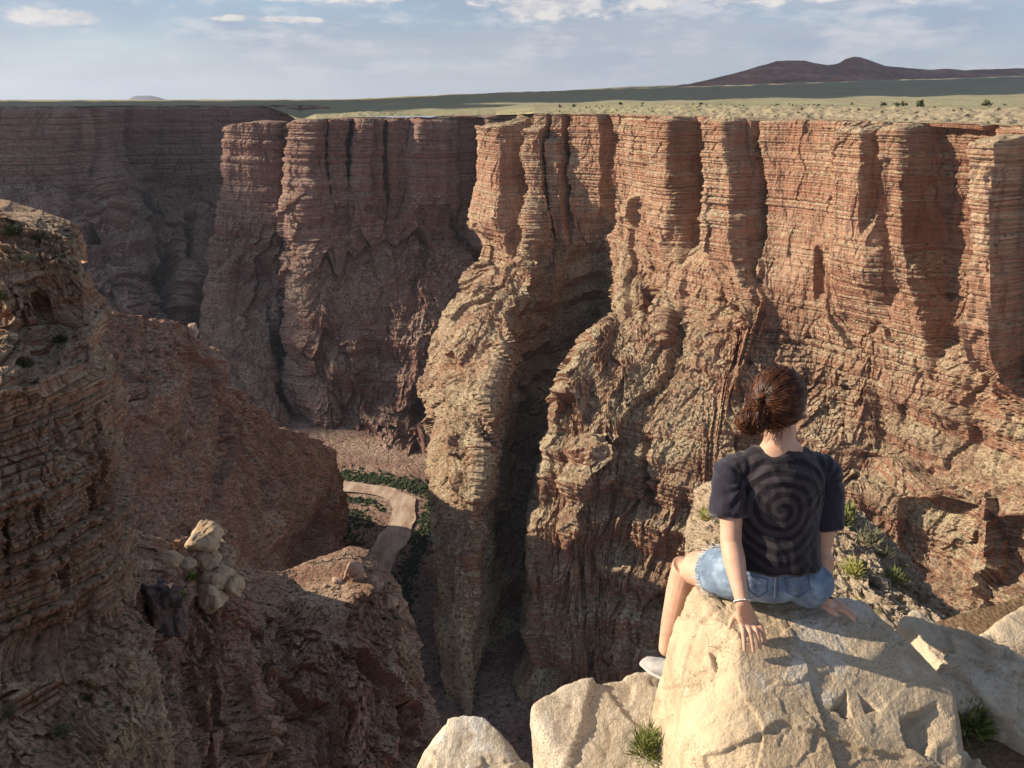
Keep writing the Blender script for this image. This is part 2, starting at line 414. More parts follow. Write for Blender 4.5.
def main_feats(X, Y, x, y, z, S):
    D = np.zeros_like(X); u = 1.0
    # detached pillars at the left end of the wall and the clefts between them
    D += 24 * line_feat(X, Y, [(512, 124), (512, 180), (500, 262)], [13, 15, 17], .35)
    D -= 26 * line_feat(X, Y, [(529, 112), (529, 180), (526, 255)], [3.0, 4, 4], .6)
    D += 15 * line_feat(X, Y, [(540, 128), (540, 190), (536, 268)], [7, 9, 12], .4)
    D -= 20 * line_feat(X, Y, [(549, 112), (549, 190), (547, 268)], [2.5, 3, 3.5], .6)
    D += 9 * line_feat(X, Y, [(556, 140), (558, 190), (562, 250)], [6, 7, 8], .4)
    D -= 14 * line_feat(X, Y, [(567, 114), (566, 180), (570, 240)], [4, 3, 3], .6)
    # dark notch at the rim and its gully
    D -= 12 * line_feat(X, Y, [(600, 112), (607, 140), (605, 175), (612, 240)], [6, 8, 6, 5], .7)
    D += 8 * line_feat(X, Y, [(634, 190), (632, 220)], [4, 3], .5)
    # the shaded recess at 690-720, the pillar 720-750 and the deep cleft beside it
    D += 10 * line_feat(X, Y, [(672, 118), (668, 200), (660, 262)], [16, 14, 12], .6)
    D -= 16 * line_feat(X, Y, [(702, 116), (700, 200), (694, 265)], [19, 18, 16], .35)
    D += 17 * line_feat(X, Y, [(738, 119), (738, 200), (738, 300)], [11, 13, 17], .4)
    D -= 30 * line_feat(X, Y, [(762, 113), (760, 200), (758, 290)], [8, 7, 4], .5)
    D -= 9 * line_feat(X, Y, [(719, 118), (718, 200), (717, 280)], [3, 3, 3], .6)
    # rounded buttress and hollows on the right
    D += 13 * line_feat(X, Y, [(872, 128), (868, 220), (858, 330)], [26, 30, 30], .9)
    D -= 11 * line_feat(X, Y, [(888, 122), (886, 180), (880, 240)], [7, 8, 4], .6)
    D += 9 * line_feat(X, Y, [(908, 126), (908, 240), (925, 340)], [12, 11, 10], .5)
    D -= 14 * line_feat(X, Y, [(950, 124), (952, 300), (950, 400)], [34, 30, 20], .5)
    D -= 12 * line_feat(X, Y, [(987, 120), (984, 250), (975, 400)], [12, 12, 10], .6)
    D += 20 * line_feat(X, Y, [(1015, 138), (1008, 250), (1000, 400)], [12, 14, 18], .4)
    D -= 16 * line_feat(X, Y, [(1042, 122), (1036, 250), (1030, 400)], [13, 13, 12], .6)
    # vertical slots in the smooth lower band
    D -= 9 * line_feat(X, Y, [(817, 248), (818, 300)], [4, 4], .7)
    D -= 8 * line_feat(X, Y, [(842, 220), (836, 260)], [3, 3], .7)
    D -= 7 * line_feat(X, Y, [(876, 332), (868, 350)], [6, 3], .7)
    D -= 8 * line_feat(X, Y, [(851, 370), (842, 430)], [3, 3], .7)
    D -= 10 * line_feat(X, Y, [(650, 275), (652, 320)], [9, 8], .5)
    D -= 10 * line_feat(X, Y, [(680, 290), (672, 350)], [7, 6], .6)
    D -= 12 * line_feat(X, Y, [(648, 430), (645, 490)], [6, 5], .6)
    D += 8 * line_feat(X, Y, [(600, 420), (590, 500), (580, 570)], [16, 18, 14], .7)
    # cliffs below the boulder bench
    low = sstep(486, 500, Y) * (1 - sstep(560, 590, Y)) * sstep(860, 890, X)
    D -= low * 9 * (ridged(X * .045, 0 * X, 0 * X, 1, 3, 5) > .1)
    return D
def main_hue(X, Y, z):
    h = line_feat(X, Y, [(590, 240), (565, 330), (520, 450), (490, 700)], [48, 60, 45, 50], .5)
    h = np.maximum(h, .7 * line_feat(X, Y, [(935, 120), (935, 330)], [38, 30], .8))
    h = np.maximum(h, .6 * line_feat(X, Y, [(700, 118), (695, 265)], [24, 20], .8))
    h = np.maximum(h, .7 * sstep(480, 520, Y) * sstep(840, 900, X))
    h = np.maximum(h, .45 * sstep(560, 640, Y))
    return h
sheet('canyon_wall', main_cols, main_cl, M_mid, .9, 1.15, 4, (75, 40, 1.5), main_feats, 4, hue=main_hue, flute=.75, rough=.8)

# ---- shaded buttress across the river
butt_cols = [
 [(300,140,930),(300,170,925),(298,235,910),(296,300,880),(292,370,850),(290,420,830),(300,440,810)],
 [(303,124,835),(303,170,830),(300,238,822),(294,300,790),(288,380,745),(300,430,710),(318,458,655)],
 [(316,119,822),(316,175,818),(314,240,808),(310,300,772),(310,372,730),(326,430,690),(330,462,632)],
 [(345,118,826),(345,175,824),(344,242,812),(342,300,775),(345,375,732),(350,425,692),(352,462,625)],
 [(400,118,842),(400,178,836),(400,238,820),(400,300,775),(398,380,726),(396,430,682),(394,466,618)],
 [(450,116,858),(450,182,850),(448,240,832),(440,305,780),(430,385,725),(424,440,665),(428,476,600)],
 [(495,115,872),(492,190,862),(486,255,842),(474,320,790),(460,390,725),(452,450,660),(450,520,540)],
 [(530,114,885),(530,190,875),(525,260,850),(515,330,800),(505,400,730),(500,460,650),(500,540,520)],
]
def butt_feats(X, Y, x, y, z, S):
    D = np.zeros_like(X)
    D -= 34 * line_feat(X, Y, [(326, 120), (330, 180), (330, 250)], [4, 5, 4], .6)
    D += 14 * line_feat(X, Y, [(312, 120), (311, 240)], [8, 9], .5)
    D -= 22 * line_feat(X, Y, [(351, 120), (350, 180)], [5, 4], .6)
    D += 10 * line_feat(X, Y, [(364, 122), (362, 200), (360, 245)], [9, 9, 9], .6)
    D -= 14 * line_feat(X, Y, [(386, 120), (388, 200), (384, 240)], [4, 4, 4], .6)
    D += 16 * line_feat(X, Y, [(430, 118), (425, 200), (415, 240)], [18, 18, 20], .7)
    D -= 18 * line_feat(X, Y, [(470, 118), (468, 200), (460, 250)], [16, 15, 14], .7)
    D -= 20 * line_feat(X, Y, [(415, 385), (418, 440)], [6, 7], .6)
    D += 16 * line_feat(X, Y, [(350, 330), (345, 400)], [16, 20], .8)
    return D
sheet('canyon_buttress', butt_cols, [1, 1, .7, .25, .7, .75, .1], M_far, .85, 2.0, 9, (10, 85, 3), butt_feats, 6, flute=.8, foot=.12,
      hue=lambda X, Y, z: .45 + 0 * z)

# ---- flat-topped tower left of it
tower_cols = [
 [(246,128,990),(244,180,980),(240,250,970),(236,310,940),(232,350,900),(230,400,850),(230,440,800)],
 [(228,130,925),(224,180,915),(215,248,895),(204,300,860),(195,340,830),(205,395,780),(205,450,700)],
 [(229,124,885),(225,180,878),(217,246,860),(208,300,820),(204,350,785),(222,402,730),(222,450,700)],
 [(254,121,872),(253,180,868),(250,242,850),(247,305,805),(248,362,755),(262,412,700),(262,450,680)],
 [(277,122,872),(280,180,868),(283,242,850),(278,302,812),(268,375,745),(284,422,695),(284,450,680)],
 [(282,128,905),(286,180,900),(289,248,885),(286,305,850),(280,380,800),(292,430,760),(292,460,750)],
 [(280,128,990),(284,180,980),(290,250,970),(292,310,940),(290,350,900),(285,400,850),(285,440,840)],
]
def tower_feats(X, Y, x, y, z, S):
    D = -30 * line_feat(X, Y, [(289, 122), (292, 240), (286, 300)], [5, 6, 5], .6)
    D -= 20 * line_feat(X, Y, [(271, 300), (274, 400)], [4, 5], .6)
    D += 12 * line_feat(X, Y, [(232, 250), (222, 330)], [8, 14], .7)
    return D
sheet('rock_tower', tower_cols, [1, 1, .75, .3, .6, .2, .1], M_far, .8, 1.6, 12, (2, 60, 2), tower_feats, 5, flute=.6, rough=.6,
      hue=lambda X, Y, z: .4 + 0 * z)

# ---- far wall on the left
FZ = -7.5
far_cols = [
 [rimp(-400,950,FZ),(-400,155,935),(-400,205,915),(-400,260,830),(-400,330,760),(-400,440,650)],
 [rimp(-120,1010,FZ),(-120,155,1000),(-120,200,980),(-120,250,900),(-120,320,800),(-120,420,680)],
 [rimp(0,1050,FZ),(0,155,1040),(0,200,1020),(0,248,940),(0,310,850),(0,400,715)],
 [rimp(60,1070,FZ),(62,152,1062),(70,198,1040),(80,245,960),(95,310,860),(110,400,735)],
 [rimp(88,1085,FZ),(95,152,1075),(112,200,1050),(125,250,960),(135,310,870),(150,400,745)],
 [rimp(108,1180,FZ),(110,150,1180),(122,196,1150),(135,238,1060),(150,300,950),(165,400,770)],
 [rimp(150,1290,FZ),(150,148,1285),(150,188,1250),(155,225,1130),(170,300,960),(180,400,800)],
 [rimp(200,1300,FZ),(200,148,1295),(200,186,1260),(205,225,1160),(200,300,1000),(215,400,820)],
 [rimp(262,1330,FZ),(262,148,1320),(262,186,1290),(262,225,1220),(262,300,1080),(262,400,900)],
 [rimp(330,1330,FZ),(330,148,1320),(330,186,1300),(330,225,1250),(330,300,1120),(330,400,950)],
]
def far_feats(X, Y, x, y, z, S):
    D = -22 * line_feat(X, Y, [(90, 112), (95, 160), (96, 190)], [5, 5, 4], .6)
    D -= 30 * line_feat(X, Y, [(92, 205), (94, 245)], [4, 5], .6)
    D -= 45 * line_feat(X, Y, [(165, 225), (160, 280), (158, 330)], [11, 12, 12], .6)
    D -= 40 * line_feat(X, Y, [(190, 215), (188, 260)], [8, 9], .6)
    D += 30 * line_feat(X, Y, [(176, 240), (172, 320)], [8, 8], .7)
    D += 20 * line_feat(X, Y, [(40, 110), (35, 200), (60, 300)], [35, 40, 50], .8)
    D -= 16 * line_feat(X, Y, [(128, 112), (130, 190)], [6, 8], .8)
    return D
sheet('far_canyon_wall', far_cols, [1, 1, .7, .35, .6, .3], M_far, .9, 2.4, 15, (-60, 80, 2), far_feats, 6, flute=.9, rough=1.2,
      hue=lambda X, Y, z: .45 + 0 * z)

# ---- long ridge below the near cliff
ridge_cols = [
 [(-60,290,230),(-60,420,190),(-60,560,160),(-60,720,140)],
 [(60,298,245),(60,420,200),(60,560,170),(60,720,148)],
 [(105,306,262),(105,420,215),(110,560,182),(110,720,158)],
 [(150,314,282),(150,430,235),(155,550,200),(160,720,172)],
 [(187,323,300),(185,430,255),(190,545,222),(200,720,188)],
 [(211,350,318),(215,445,272),(225,555,242),(235,720,205)],
 [(240,388,345),(246,470,300),(256,570,268),(268,720,228)],
 [(272,424,378),(276,490,336),(286,585,302),(300,720,255)],
 [(310,432,420),(310,500,382),(308,585,345),(318,720,295)],
 [(333,452,452),(332,510,428),(322,585,388),(330,720,325)],
 [(341,482,478),(340,525,462),(328,585,428),(336,720,355)],
 [(332,505,520),(335,545,490),(334,600,450),(345,720,380)],
 [(300,500,560),(305,545,530),(320,600,480),(345,720,400)],
]
def ridge_feats(X, Y, x, y, z, S):
    D = 7 * line_feat(X, Y, [(205, 345), (208, 420)], [6, 8], .6)
    D -= 7 * line_feat(X, Y, [(218, 370), (222, 440)], [4, 5], .6)
    D -= 16 * line_feat(X, Y, [(318, 500), (300, 600)], [18, 26], .8)
    D += 9 * line_feat(X, Y, [(262, 470), (270, 560)], [10, 12], .8)
    D += 9 * line_feat(X, Y, [(128, 360), (150, 430)], [14, 14], .8)
    return D
sheet('canyon_ridge', ridge_cols, [.55, .42, .45, .4], M_ridge, .8, .95, 21, None, ridge_feats, 6, rough=.9, talus_bump=1.7, crag=1.0,
      hue=lambda X, Y, z: .3 + .6 * line_feat(X, Y, [(310, 500), (300, 600)], [30, 40], .8))
# ---- lower ridge with the pale knobs
low_cols = [
 [(60,560,44),(60,640,38),(60,720,34),(60,860,28)],
 [(118,575,46),(120,650,41),(122,720,36),(125,860,29)],
 [(158,588,47),(160,660,43),(165,730,37),(170,860,30)],
 [(185,572,54),(186,650,47),(190,730,40),(195,860,32)],
 [(225,585,56),(226,650,49),(230,730,42),(235,860,34)],
 [(252,612,57),(255,670,51),(262,740,44),(265,860,36)],
 [(285,608,60),(290,670,53),(295,740,46),(300,860,38)],
 [(318,592,63),(322,660,55),(325,740,48),(330,860,40)],
 [(350,578,66),(352,650,57),(356,740,49),(360,860,41)],
 [(376,584,66),(378,660,58),(384,740,50),(388,860,42)],
 [(398,612,65),(402,680,59),(408,740,52),(410,860,44)],
 [(414,642,66),(424,700,61),(430,740,57),(432,860,48)],
 [(404,640,74),(414,700,68),(420,740,64),(422,860,56)],
]
def low_feats(X, Y, x, y, z, S):
    D = -1.2 * line_feat(X, Y, [(186, 640), (200, 700), (215, 790)], [3, 4, 5], .6)
    D -= 1.5 * line_feat(X, Y, [(212, 650), (228, 720), (240, 800)], [3, 3, 4], .6)
    D -= 1.3 * line_feat(X, Y, [(258, 650), (275, 720), (290, 800)], [4, 4, 5], .6)
    D += 1.4 * line_feat(X, Y, [(236, 640), (250, 720), (262, 800)], [6, 8, 10], .7)
    D += 1.0 * line_feat(X, Y, [(350, 582), (352, 610)], [9, 12], .6)
    D -= 1.6 * line_feat(X, Y, [(392, 640), (398, 700), (402, 800)], [4, 5, 6], .6)
    return D
sheet('rocky_ridge', low_cols, [.55, .6, .5, .45], M_low, .8, .24, 33, (-2, 9, 5), low_feats, 5, talus_bump=1.7, clnoise=.9, crag=1.1,
      hue=lambda X, Y, z: .25 + .55 * sstep(330, 410, X))

# ---- layered cliff close on the left
near_cols = [
 [(-260,200,46),(-260,262,40),(-260,300,39.5),(-260,352,35),(-260,372,33.2),(-260,392,33.6),(-260,450,32.6),(-260,470,31.2),(-260,560,30.2),(-260,640,29),(-260,668,27),(-260,860,22)],
 [(-70,204,45),(-70,268,40),(-70,306,39.5),(-70,360,35),(-70,384,33.0),(-70,404,33.8),(-70,450,32.8),(-70,470,31.4),(-70,570,30.4),(-70,640,29.4),(-70,672,27),(-70,860,22)],
 [(0,214,44),(0,282,39),(0,320,38.6),(0,368,34.4),(0,392,33.0),(0,415,34.2),(0,462,33.2),(0,492,31.9),(0,590,31),(0,648,30),(0,680,28),(0,860,23)],
 [(38,225,43.5),(40,268,41),(40,332,40.4),(48,372,36.2),(52,388,35.0),(52,408,36.2),(55,440,35.4),(58,470,34.2),(62,575,33.2),(66,636,32.2),(72,672,29.8),(80,860,24)],
 [(72,236,43.5),(76,246,43),(90,306,42.2),(98,350,39.8),(102,366,38.8),(104,382,39.6),(108,425,39),(112,450,38),(118,560,36.6),(122,614,35.4),(132,662,32.8),(140,860,26)],
 [(77,238,46),(86,254,46),(100,310,45),(108,350,43),(113,368,42.5),(115,385,43.5),(119,430,43),(124,452,42),(133,548,40),(140,600,38.6),(158,668,35),(178,860,28)],
 [(60,246,52),(70,280,52),(88,330,51),(98,370,50),(102,390,49),(104,405,49),(110,440,48),(115,470,47),(126,560,45),(136,616,43),(160,690,39),(195,860,33)],
]
def near_feats(X, Y, x, y, z, S):
    D = -.9 * line_feat(X, Y, [(44, 300), (48, 330)], [6, 6], .6)
    D -= .8 * line_feat(X, Y, [(66, 548), (70, 592)], [5, 3], .5)
    D += .6 * line_feat(X, Y, [(14, 290), (14, 330)], [14, 14], .3)
    D -= .5 * line_feat(X, Y, [(40, 470), (42, 560)], [1.2, 1.2], .5)
    D -= .5 * line_feat(X, Y, [(98, 450), (103, 560)], [1.2, 1.2], .5)
    D -= .5 * line_feat(X, Y, [(8, 500), (10, 600)], [1.2, 1.2], .5)
    return D
near_cl = [.1, .1, .9, .1, .5, 1, .8, .75, 1, .8, .35, .3]
sheet('near_cliff', near_cols, near_cl, M_near, .6, .185, 41, (-4, 8, 3), near_feats, 4, bed_amp=1.7, rough=.6, talus_bump=1.15, clnoise=.6, crag=.5, step=.8,
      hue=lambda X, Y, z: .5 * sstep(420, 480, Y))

# ---- ledge of the same rim just below and beyond the sitting woman
ledge_cols = [
 [(697,492,9.4),(694,520,8.2),(692,560,7.2),(690,640,6.0),(688,760,4.6),(686,900,3.6)],
 [(702,488,7.8),(706,515,6.8),(708,560,6.0),(706,640,5.0),(704,760,4.0),(702,900,3.2)],
 [(735,486,7.6),(738,512,6.6),(738,560,5.6),(738,640,4.7),(738,760,3.8),(738,900,3.0)],
 [(800,492,7.6),(800,520,6.5),(800,560,5.6),(800,640,4.7),(800,760,3.8),(800,900,3.0)],
 [(845,500,7.4),(842,522,6.5),(842,560,5.5),(846,610,4.8),(850,700,4.0),(850,900,3.0)],
 [(868,517,7.1),(868,538,6.4),(872,570,5.4),(882,612,4.7),(895,700,4.0),(900,900,3.0)],
 [(892,545,6.8),(892,560,6.2),(898,590,5.3),(915,622,4.8),(930,700,4.1),(940,900,3.0)],
 [(912,570,6.5),(914,584,6.0),(922,605,5.4),(940,632,4.9),(970,700,4.2),(985,900,3.0)],
 [(930,596,6.3),(934,606,5.9),(945,622,5.4),(970,650,4.9),(1010,720,4.2),(1040,900,3.0)],
 [(948,612,6.2),(955,624,5.9),(975,645,5.3),(1010,675,4.7),(1070,740,4.1),(1120,900,3.0)],
 [(1000,640,6.0),(1010,652,5.7),(1040,672,5.2),(1080,700,4.6),(1150,760,4.0),(1220,900,3.0)],
 [(1200,660,6.0),(1210,672,5.7),(1240,692,5.2),(1280,720,4.6),(1350,780,4.0),(1420,900,3.0)],
]
def ledge_post(P, X, Y):
    # break away steeply beyond the outer edge
    return P
ledge_cols = [[(c[0][0] - 4, c[0][1] + 190, c[0][2] * 1.02), (c[0][0], c[0][1] + 60, c[0][2] * 1.03)] + c for c in ledge_cols]
ledge_cols = [[(c[0][0], c[0][1], c[0][2]), (c[1][0], c[1][1], c[1][2])] + c[2:] for c in ledge_cols]
ledge_cols.insert(0, [(688,690,9.6),(690,600,9.6),(692,560,9.0),(688,600,8.0),(686,660,6.8),(684,760,5.4),(682,860,4.2),(680,960,3.5)])
led_o, LEDGE = sheet('rim_ledge', ledge_cols, [.9, .9, .3, .15, .15, .2, .3, .3], M_ledge, .9, .032, 51, None, None, 3, rough=.4, talus_bump=1.1, crag=.35,
      clnoise=.5, bed_amp=1.2, step=.6)

# ---- canyon floor and river
fcols = []
for px in (100, 230, 300, 345, 390, 430, 470, 520, 620, 760):
    c = []
    for py in (330, 360, 395, 430, 460, 490, 520, 560, 600, 650, 700, 760, 840, 1100):
        zz = -300 - (6 if px in (345, 390) and 480 < py < 600 else 0) * 0
        X3 = atz(px, py, zz); c.append((px, py, X3[1]))
    fcols.append(c)
def floor_feats(X, Y, x, y, z, S):
    m = line_feat(X, Y, [(330, 488), (345, 488), (400, 494)], 1, .5) * 0
    return m
floor_o, FL = sheet('canyon_floor', fcols, [0] * 14, M_far, 1.1, 1.0, 61, None, None, 2, rough=.05, talus_bump=.2, step=0, crag=0)

def ribbon(name, L, Rr, z, mat, n=60, m=16, attrs=None):
    L = np.array([atz(*p, z) for p in L]); Rr = np.array([atz(*p, z) for p in Rr])
    def rs(A, n):
        d = np.concatenate([[0], np.cumsum(np.linalg.norm(A[1:] - A[:-1], axis=1))]); t = np.linspace(0, d[-1], n)
        B = np.stack([np.interp(t, d, A[:, k]) for k in range(3)], 1)
        return np.stack([box1(box1(B[:, k], 3, 0), 3, 0) for k in range(3)], 1)
    A, B = rs(L, n), rs(Rr, n)
    t = np.linspace(0, 1, m)[None, :, None]
    P = A[:, None] * (1 - t) + B[:, None] * t
    s = np.arange(n)[:, None] * .12
    P[..., 0] += fbm(P[..., 0], P[..., 1], P[..., 2] * 0, .09, 4, 5) * 5 * (np.abs(t[..., 0] * 2 - 1))
    me = grid_mesh(name, P, attrs, True)
    return link(name, me, mat), P
s = NT('muddy_water'); g = s.n('NewGeometry').outputs['Position']
nn = s.noise(s.mapv(g, (.10, .035, .05)), 1, 6, .7)
s.bsdf(s.ramp(nn, [(.38, (.34, .23, .165)), (.5, (.46, .34, .25)), (.60, (.58, .46, .35))]), .55, s.bump(s.noise(g, .5, 4), .3, .4), .3)
# surface level rises slightly above the smoothed floor
rv, RVP = ribbon('river', [(322,478),(345,481),(375,485),(395,488),(409,492),(418,501),(417,514),(410,531),(402,549),(394,567),(383,586),(373,612)],
            [(322,490),(345,491),(366,492.5),(383,496),(393,504),(392,515),(385,528),(376,543),(368,558),(363,574),(358,592),(352,614)], -298.6, s.m)
tag(rv, None, None, None, 'structure')

# ---- plateau: starts along the visible rims and runs to the horizon
rim_az = []
for C_, k in ((far_cols, range(0, 9)), (butt_cols, range(1, 7)), (main_cols, range(3, len(main_cols)))):
    for i_ in k:
        q = at(*C_[i_][0]); rim_az.append((math.degrees(math.atan2(q[0], q[1])), math.hypot(q[0], q[1]), q[2]))
rim_az.sort()
az = np.radians(np.linspace(-60, 60, 900)); r0 = np.interp(np.degrees(az), [a[0] for a in rim_az], [a[1] for a in rim_az]) + 14
tt = np.linspace(0, 1, 420) ** 1.25
RR = r0[:, None] * (32000 / r0[:, None]) ** tt[None, :]
PXx = np.sin(az)[:, None] * RR; PYy = np.cos(az)[:, None] * RR
azd = np.degrees(az)[:, None]
rise = np.interp(azd, [-60, -35, -12, 0, 8, 20, 34, 60], [0, 0, .3, 5.5, 12, 17, 21, 25]) / 773.0
base = np.interp(azd, [a[0] for a in rim_az], [a[2] for a in rim_az]) - .25
base = base * (1 - sstep(900, 2200, RR)) + -9.0 * sstep(900, 2200, RR)
PZ = base + rise * np.maximum(RR - 900, 0) * sstep(600, 6000, RR)
PZ += fbm(PXx, PYy, 0 * PXx, .006, 4, 77) * 5 * sstep(0, 300, RR - r0[:, None]) * (1 + RR / 4000)
PZ += fbm(PXx, PYy, 0 * PXx, .05, 4, 78) * .9 * sstep(0, 30, RR - r0[:, None])
near_ = sstep(4, 120, RR - r0[:, None]) * sstep(1, 12, azd)
PZ += 5.5 * near_ * (1 - sstep(900, 3000, RR))
rubm = (1 - sstep(80, 190, RR - r0[:, None]))
PZ += rubm * (1.1 * facets(PXx / 6, PYy / 6, 91) + .7 * facets(PXx / 2.6, PYy / 2.6, 92) + .35) * sstep(0, 12, RR - r0[:, None])
PZ += 5.5 * np.exp(-((PXx + 148) ** 2 / 45 ** 2 + (PYy - 880) ** 2 / 26 ** 2))
PZ += 22 * np.exp(-((azd + 1.5) / 9) ** 2) * np.exp(-((RR - 5200) / 1300) ** 2)
s = NT('plateau_grassland'); g = s.n('NewGeometry').outputs['Position']
n1 = s.noise(s.mapv(g, (.004, .0015, .004)), 1, 5, .6); n2 = s.noise(s.mapv(g, (.35, .35, .35)), 1, 5, .7); n3 = s.noise(s.mapv(g, (.02,) * 3), 1, 4, .6)
c = s.ramp(n1, [(.35, (.30, .28, .165)), (.5, (.36, .335, .20)), (.65, (.35, .31, .20))])
dd = s.n('VectorMath', operation='LENGTH'); s.set(dd.inputs[0], s.mapv(g, (1, 1, 0)))
rock = s.ramp(s.math('DIVIDE', dd.outputs['Value'], 1100.), [(.44, 1.), (.60, .0)])
c = s.mix(s.math('MULTIPLY', rock, s.ramp(n2, [(.35, 1.), (.6, .4)])), c, (.43, .33, .235, 1))
c = s.mix(s.ramp(n2, [(.40, .85), (.50, .0)]), c, (.16, .13, .08, 1))
c = s.mix(s.ramp(n3, [(.55, 0.), (.7, .5)]), c, (.22, .20, .11, 1))
s.bsdf(c, .95, s.bump(n2, .5, .8), .05)
pl = link('plateau', grid_mesh('plateau', np.stack([PXx, PYy, PZ], -1), None, True), s.m); tag(pl, None, None, None, 'structure')
def plateau_z(x, y):
    a = np.degrees(np.arctan2(x, y)); r = np.hypot(x, y)
    i = int(np.clip(np.searchsorted(azd[:, 0], a), 0, 899)); j = int(np.clip(np.searchsorted(RR[i], r), 0, 419))
    return float(PZ[i, j])

# ---- distant hills
s = NT('red_hill'); g = s.n('NewGeometry'); p = g.outputs['Position']
n1 = s.noise(s.mapv(p, (.002, .002, .02)), 1, 5, .6); n2 = s.noise(s.mapv(p, (.012, .012, .004)), 1, 5, .65)
c = s.ramp(n1, [(.35, (.22, .08, .05)), (.5, (.36, .14, .085)), (.62, (.46, .24, .16))])
c = s.mix(s.ramp(n2, [(.4, .6), (.6, 0.)]), c, (.10, .06, .055, 1))
s.bsdf(c, .95, s.bump(n2, 30, .8), .05); M_hill = s.m
def hill(name, prof, D, depth, mat=M_hill, seed=1, base=60, rough=1.):
    xs = np.linspace(prof[0][0], prof[-1][0], 420); h = np.interp(xs, [a for a, _ in prof], [b for _, b in prof])
    v = np.linspace(-1, 1, 110)
    # skyline given as photo pixels above the true horizon
    top = np.array([at(a, b, D) for a, b in zip(xs, h)])
    shape = (1 - np.abs(v) ** 1.5); P = np.zeros((len(xs), len(v), 3))
    P[..., 0] = top[:, 0:1] * (1 + v[None, :] * depth / D); P[..., 1] = D + v[None, :] * depth
    foot = np.array([at(a, 102, D)[2] for a in xs]) - base
    Z = foot[:, None] + (top[:, 2] - foot)[:, None] * shape[None, :]
    n = ridged(P[..., 0], P[..., 1] * .4, 0 * Z, .0022, 4, seed)
    Z += (n * 75 + fbm(P[..., 0], P[..., 1], 0 * Z, .004, 4, seed + 4) * 45) * rough * (.15 + shape * (1 - shape ** 6))[None, :]
    P[..., 2] = Z
    o = link(name, grid_mesh(name, P, None, True), mat); tag(o, None, None, None, 'structure'); return o
hill('hill', [(600,96),(640,92),(688,85),(715,78.5),(745,71),(765,66),(777,62),(790,61),(805,61),(815,64),(828,66),(838,65),(846,60),(855,57.5),(862,58),(870,61),(885,66),
              (905,69),(930,71),(950,69.5),(965,71),(990,70),(1024,69),(1100,68),(1300,72)], 9000, 1500, seed=3, base=120)
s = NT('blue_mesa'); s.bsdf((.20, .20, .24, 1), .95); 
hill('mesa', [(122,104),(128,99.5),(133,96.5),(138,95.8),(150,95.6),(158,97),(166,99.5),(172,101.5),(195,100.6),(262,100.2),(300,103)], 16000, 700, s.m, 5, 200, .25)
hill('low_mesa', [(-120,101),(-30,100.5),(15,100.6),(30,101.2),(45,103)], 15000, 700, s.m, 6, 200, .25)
# ------------------------------------------------------------------ foreground limestone
def limestone(name, basec, warm, scale=1.0, white=.5):
    s = NT(name); g = s.n('NewGeometry'); p = g.outputs['Position']
    n1 = s.noise(s.mapv(p, (1.6, 1.6, 2.2)), scale, 5, .6); n2 = s.noise(p, 9 * scale, 7, .66); n3 = s.noise(p, 60 * scale, 5, .7)
    wp = s.noise(s.mapv(p, (2.4, 2.4, 2.4), (5, 2, 8)), scale, 6, .7)
    c = s.ramp(n1, [(.33, warm), (.50, basec), (.66, tuple(min(1, v * 1.12) for v in basec))])
    c = s.mix(s.ramp(n2, [(.36, .55), (.52, 0.)]), c, C4(tuple(v * .72 for v in warm)))
    c = s.mix(s.math('MULTIPLY', s.ramp(wp, [(.56, 0.), (.64, 1.)]), white), c, (.80, .76, .68, 1))
    pn = s.noise(p, 120 * scale, 4, .7)
    pitm = s.ramp(s.noise(p, 5 * scale, 3, .6), [(.46, 0.), (.56, 1.)])
    pits = s.math('MULTIPLY', s.ramp(pn, [(.36, 1.), (.43, 0.)]), pitm)
    c = s.mix(s.math('MULTIPLY', pits, .07), c, C4(tuple(v * .5 for v in warm)))
    iron = s.ramp(s.noise(s.mapv(p, (7, 7, 9), (8, 8, 1)), scale, 5, .7), [(.63, 0.), (.72, .7)])
    c = s.mix(iron, c, (.30, .14, .08, 1))
    # hairline cracks
    cr = s.n('TexVoronoi', feature='DISTANCE_TO_EDGE'); wv = s.n('VectorMath', operation='ADD')
    nz_ = s.n('TexNoise'); s.set(nz_.inputs['Vector'], p); nz_.inputs['Scale'].default_value = 3.5 * scale; nz_.inputs['Detail'].default_value = 5
    s.set(wv.inputs[0], p); sc_ = s.n('VectorMath', operation='SCALE'); s.set(sc_.inputs[0], nz_.outputs['Color']); sc_.inputs['Scale'].default_value = .35; s.set(wv.inputs[1], sc_.outputs[0])
    s.set(cr.inputs['Vector'], s.mapv(wv.outputs[0], (2.2 * scale, 2.2 * scale, 3.4 * scale))); cr.inputs['Scale'].default_value = 1
    crk = s.ramp(cr.outputs['Distance'], [(.0, 1.), (.007, .0)])
    crk = s.math('MULTIPLY', crk, s.ramp(s.noise(p, 2.0 * scale, 2), [(.47, 0.), (.6, .9)]))
    c = s.mix(s.math('MULTIPLY', crk, .08), c, (.16, .11, .07, 1))
    b = s.bump(s.math('SUBTRACT', s.math('ADD', s.math('MULTIPLY', n2, 1.6), s.math('MULTIPLY', n3, .35)), s.math('ADD', s.math('MULTIPLY', pits, .12), s.math('MULTIPLY', crk, .25))), .016 / scale, 1)
    s.bsdf(c, .92, b, .12)
    return s.m
M_lime = limestone('cream_limestone', (.55, .435, .295), (.49, .365, .23))
M_lime2 = limestone('pale_limestone', (.60, .51, .385), (.52, .41, .28), 1.0, .8)
M_limeR = limestone('buff_limestone', (.58, .475, .34), (.50, .375, .25), .8, .3)

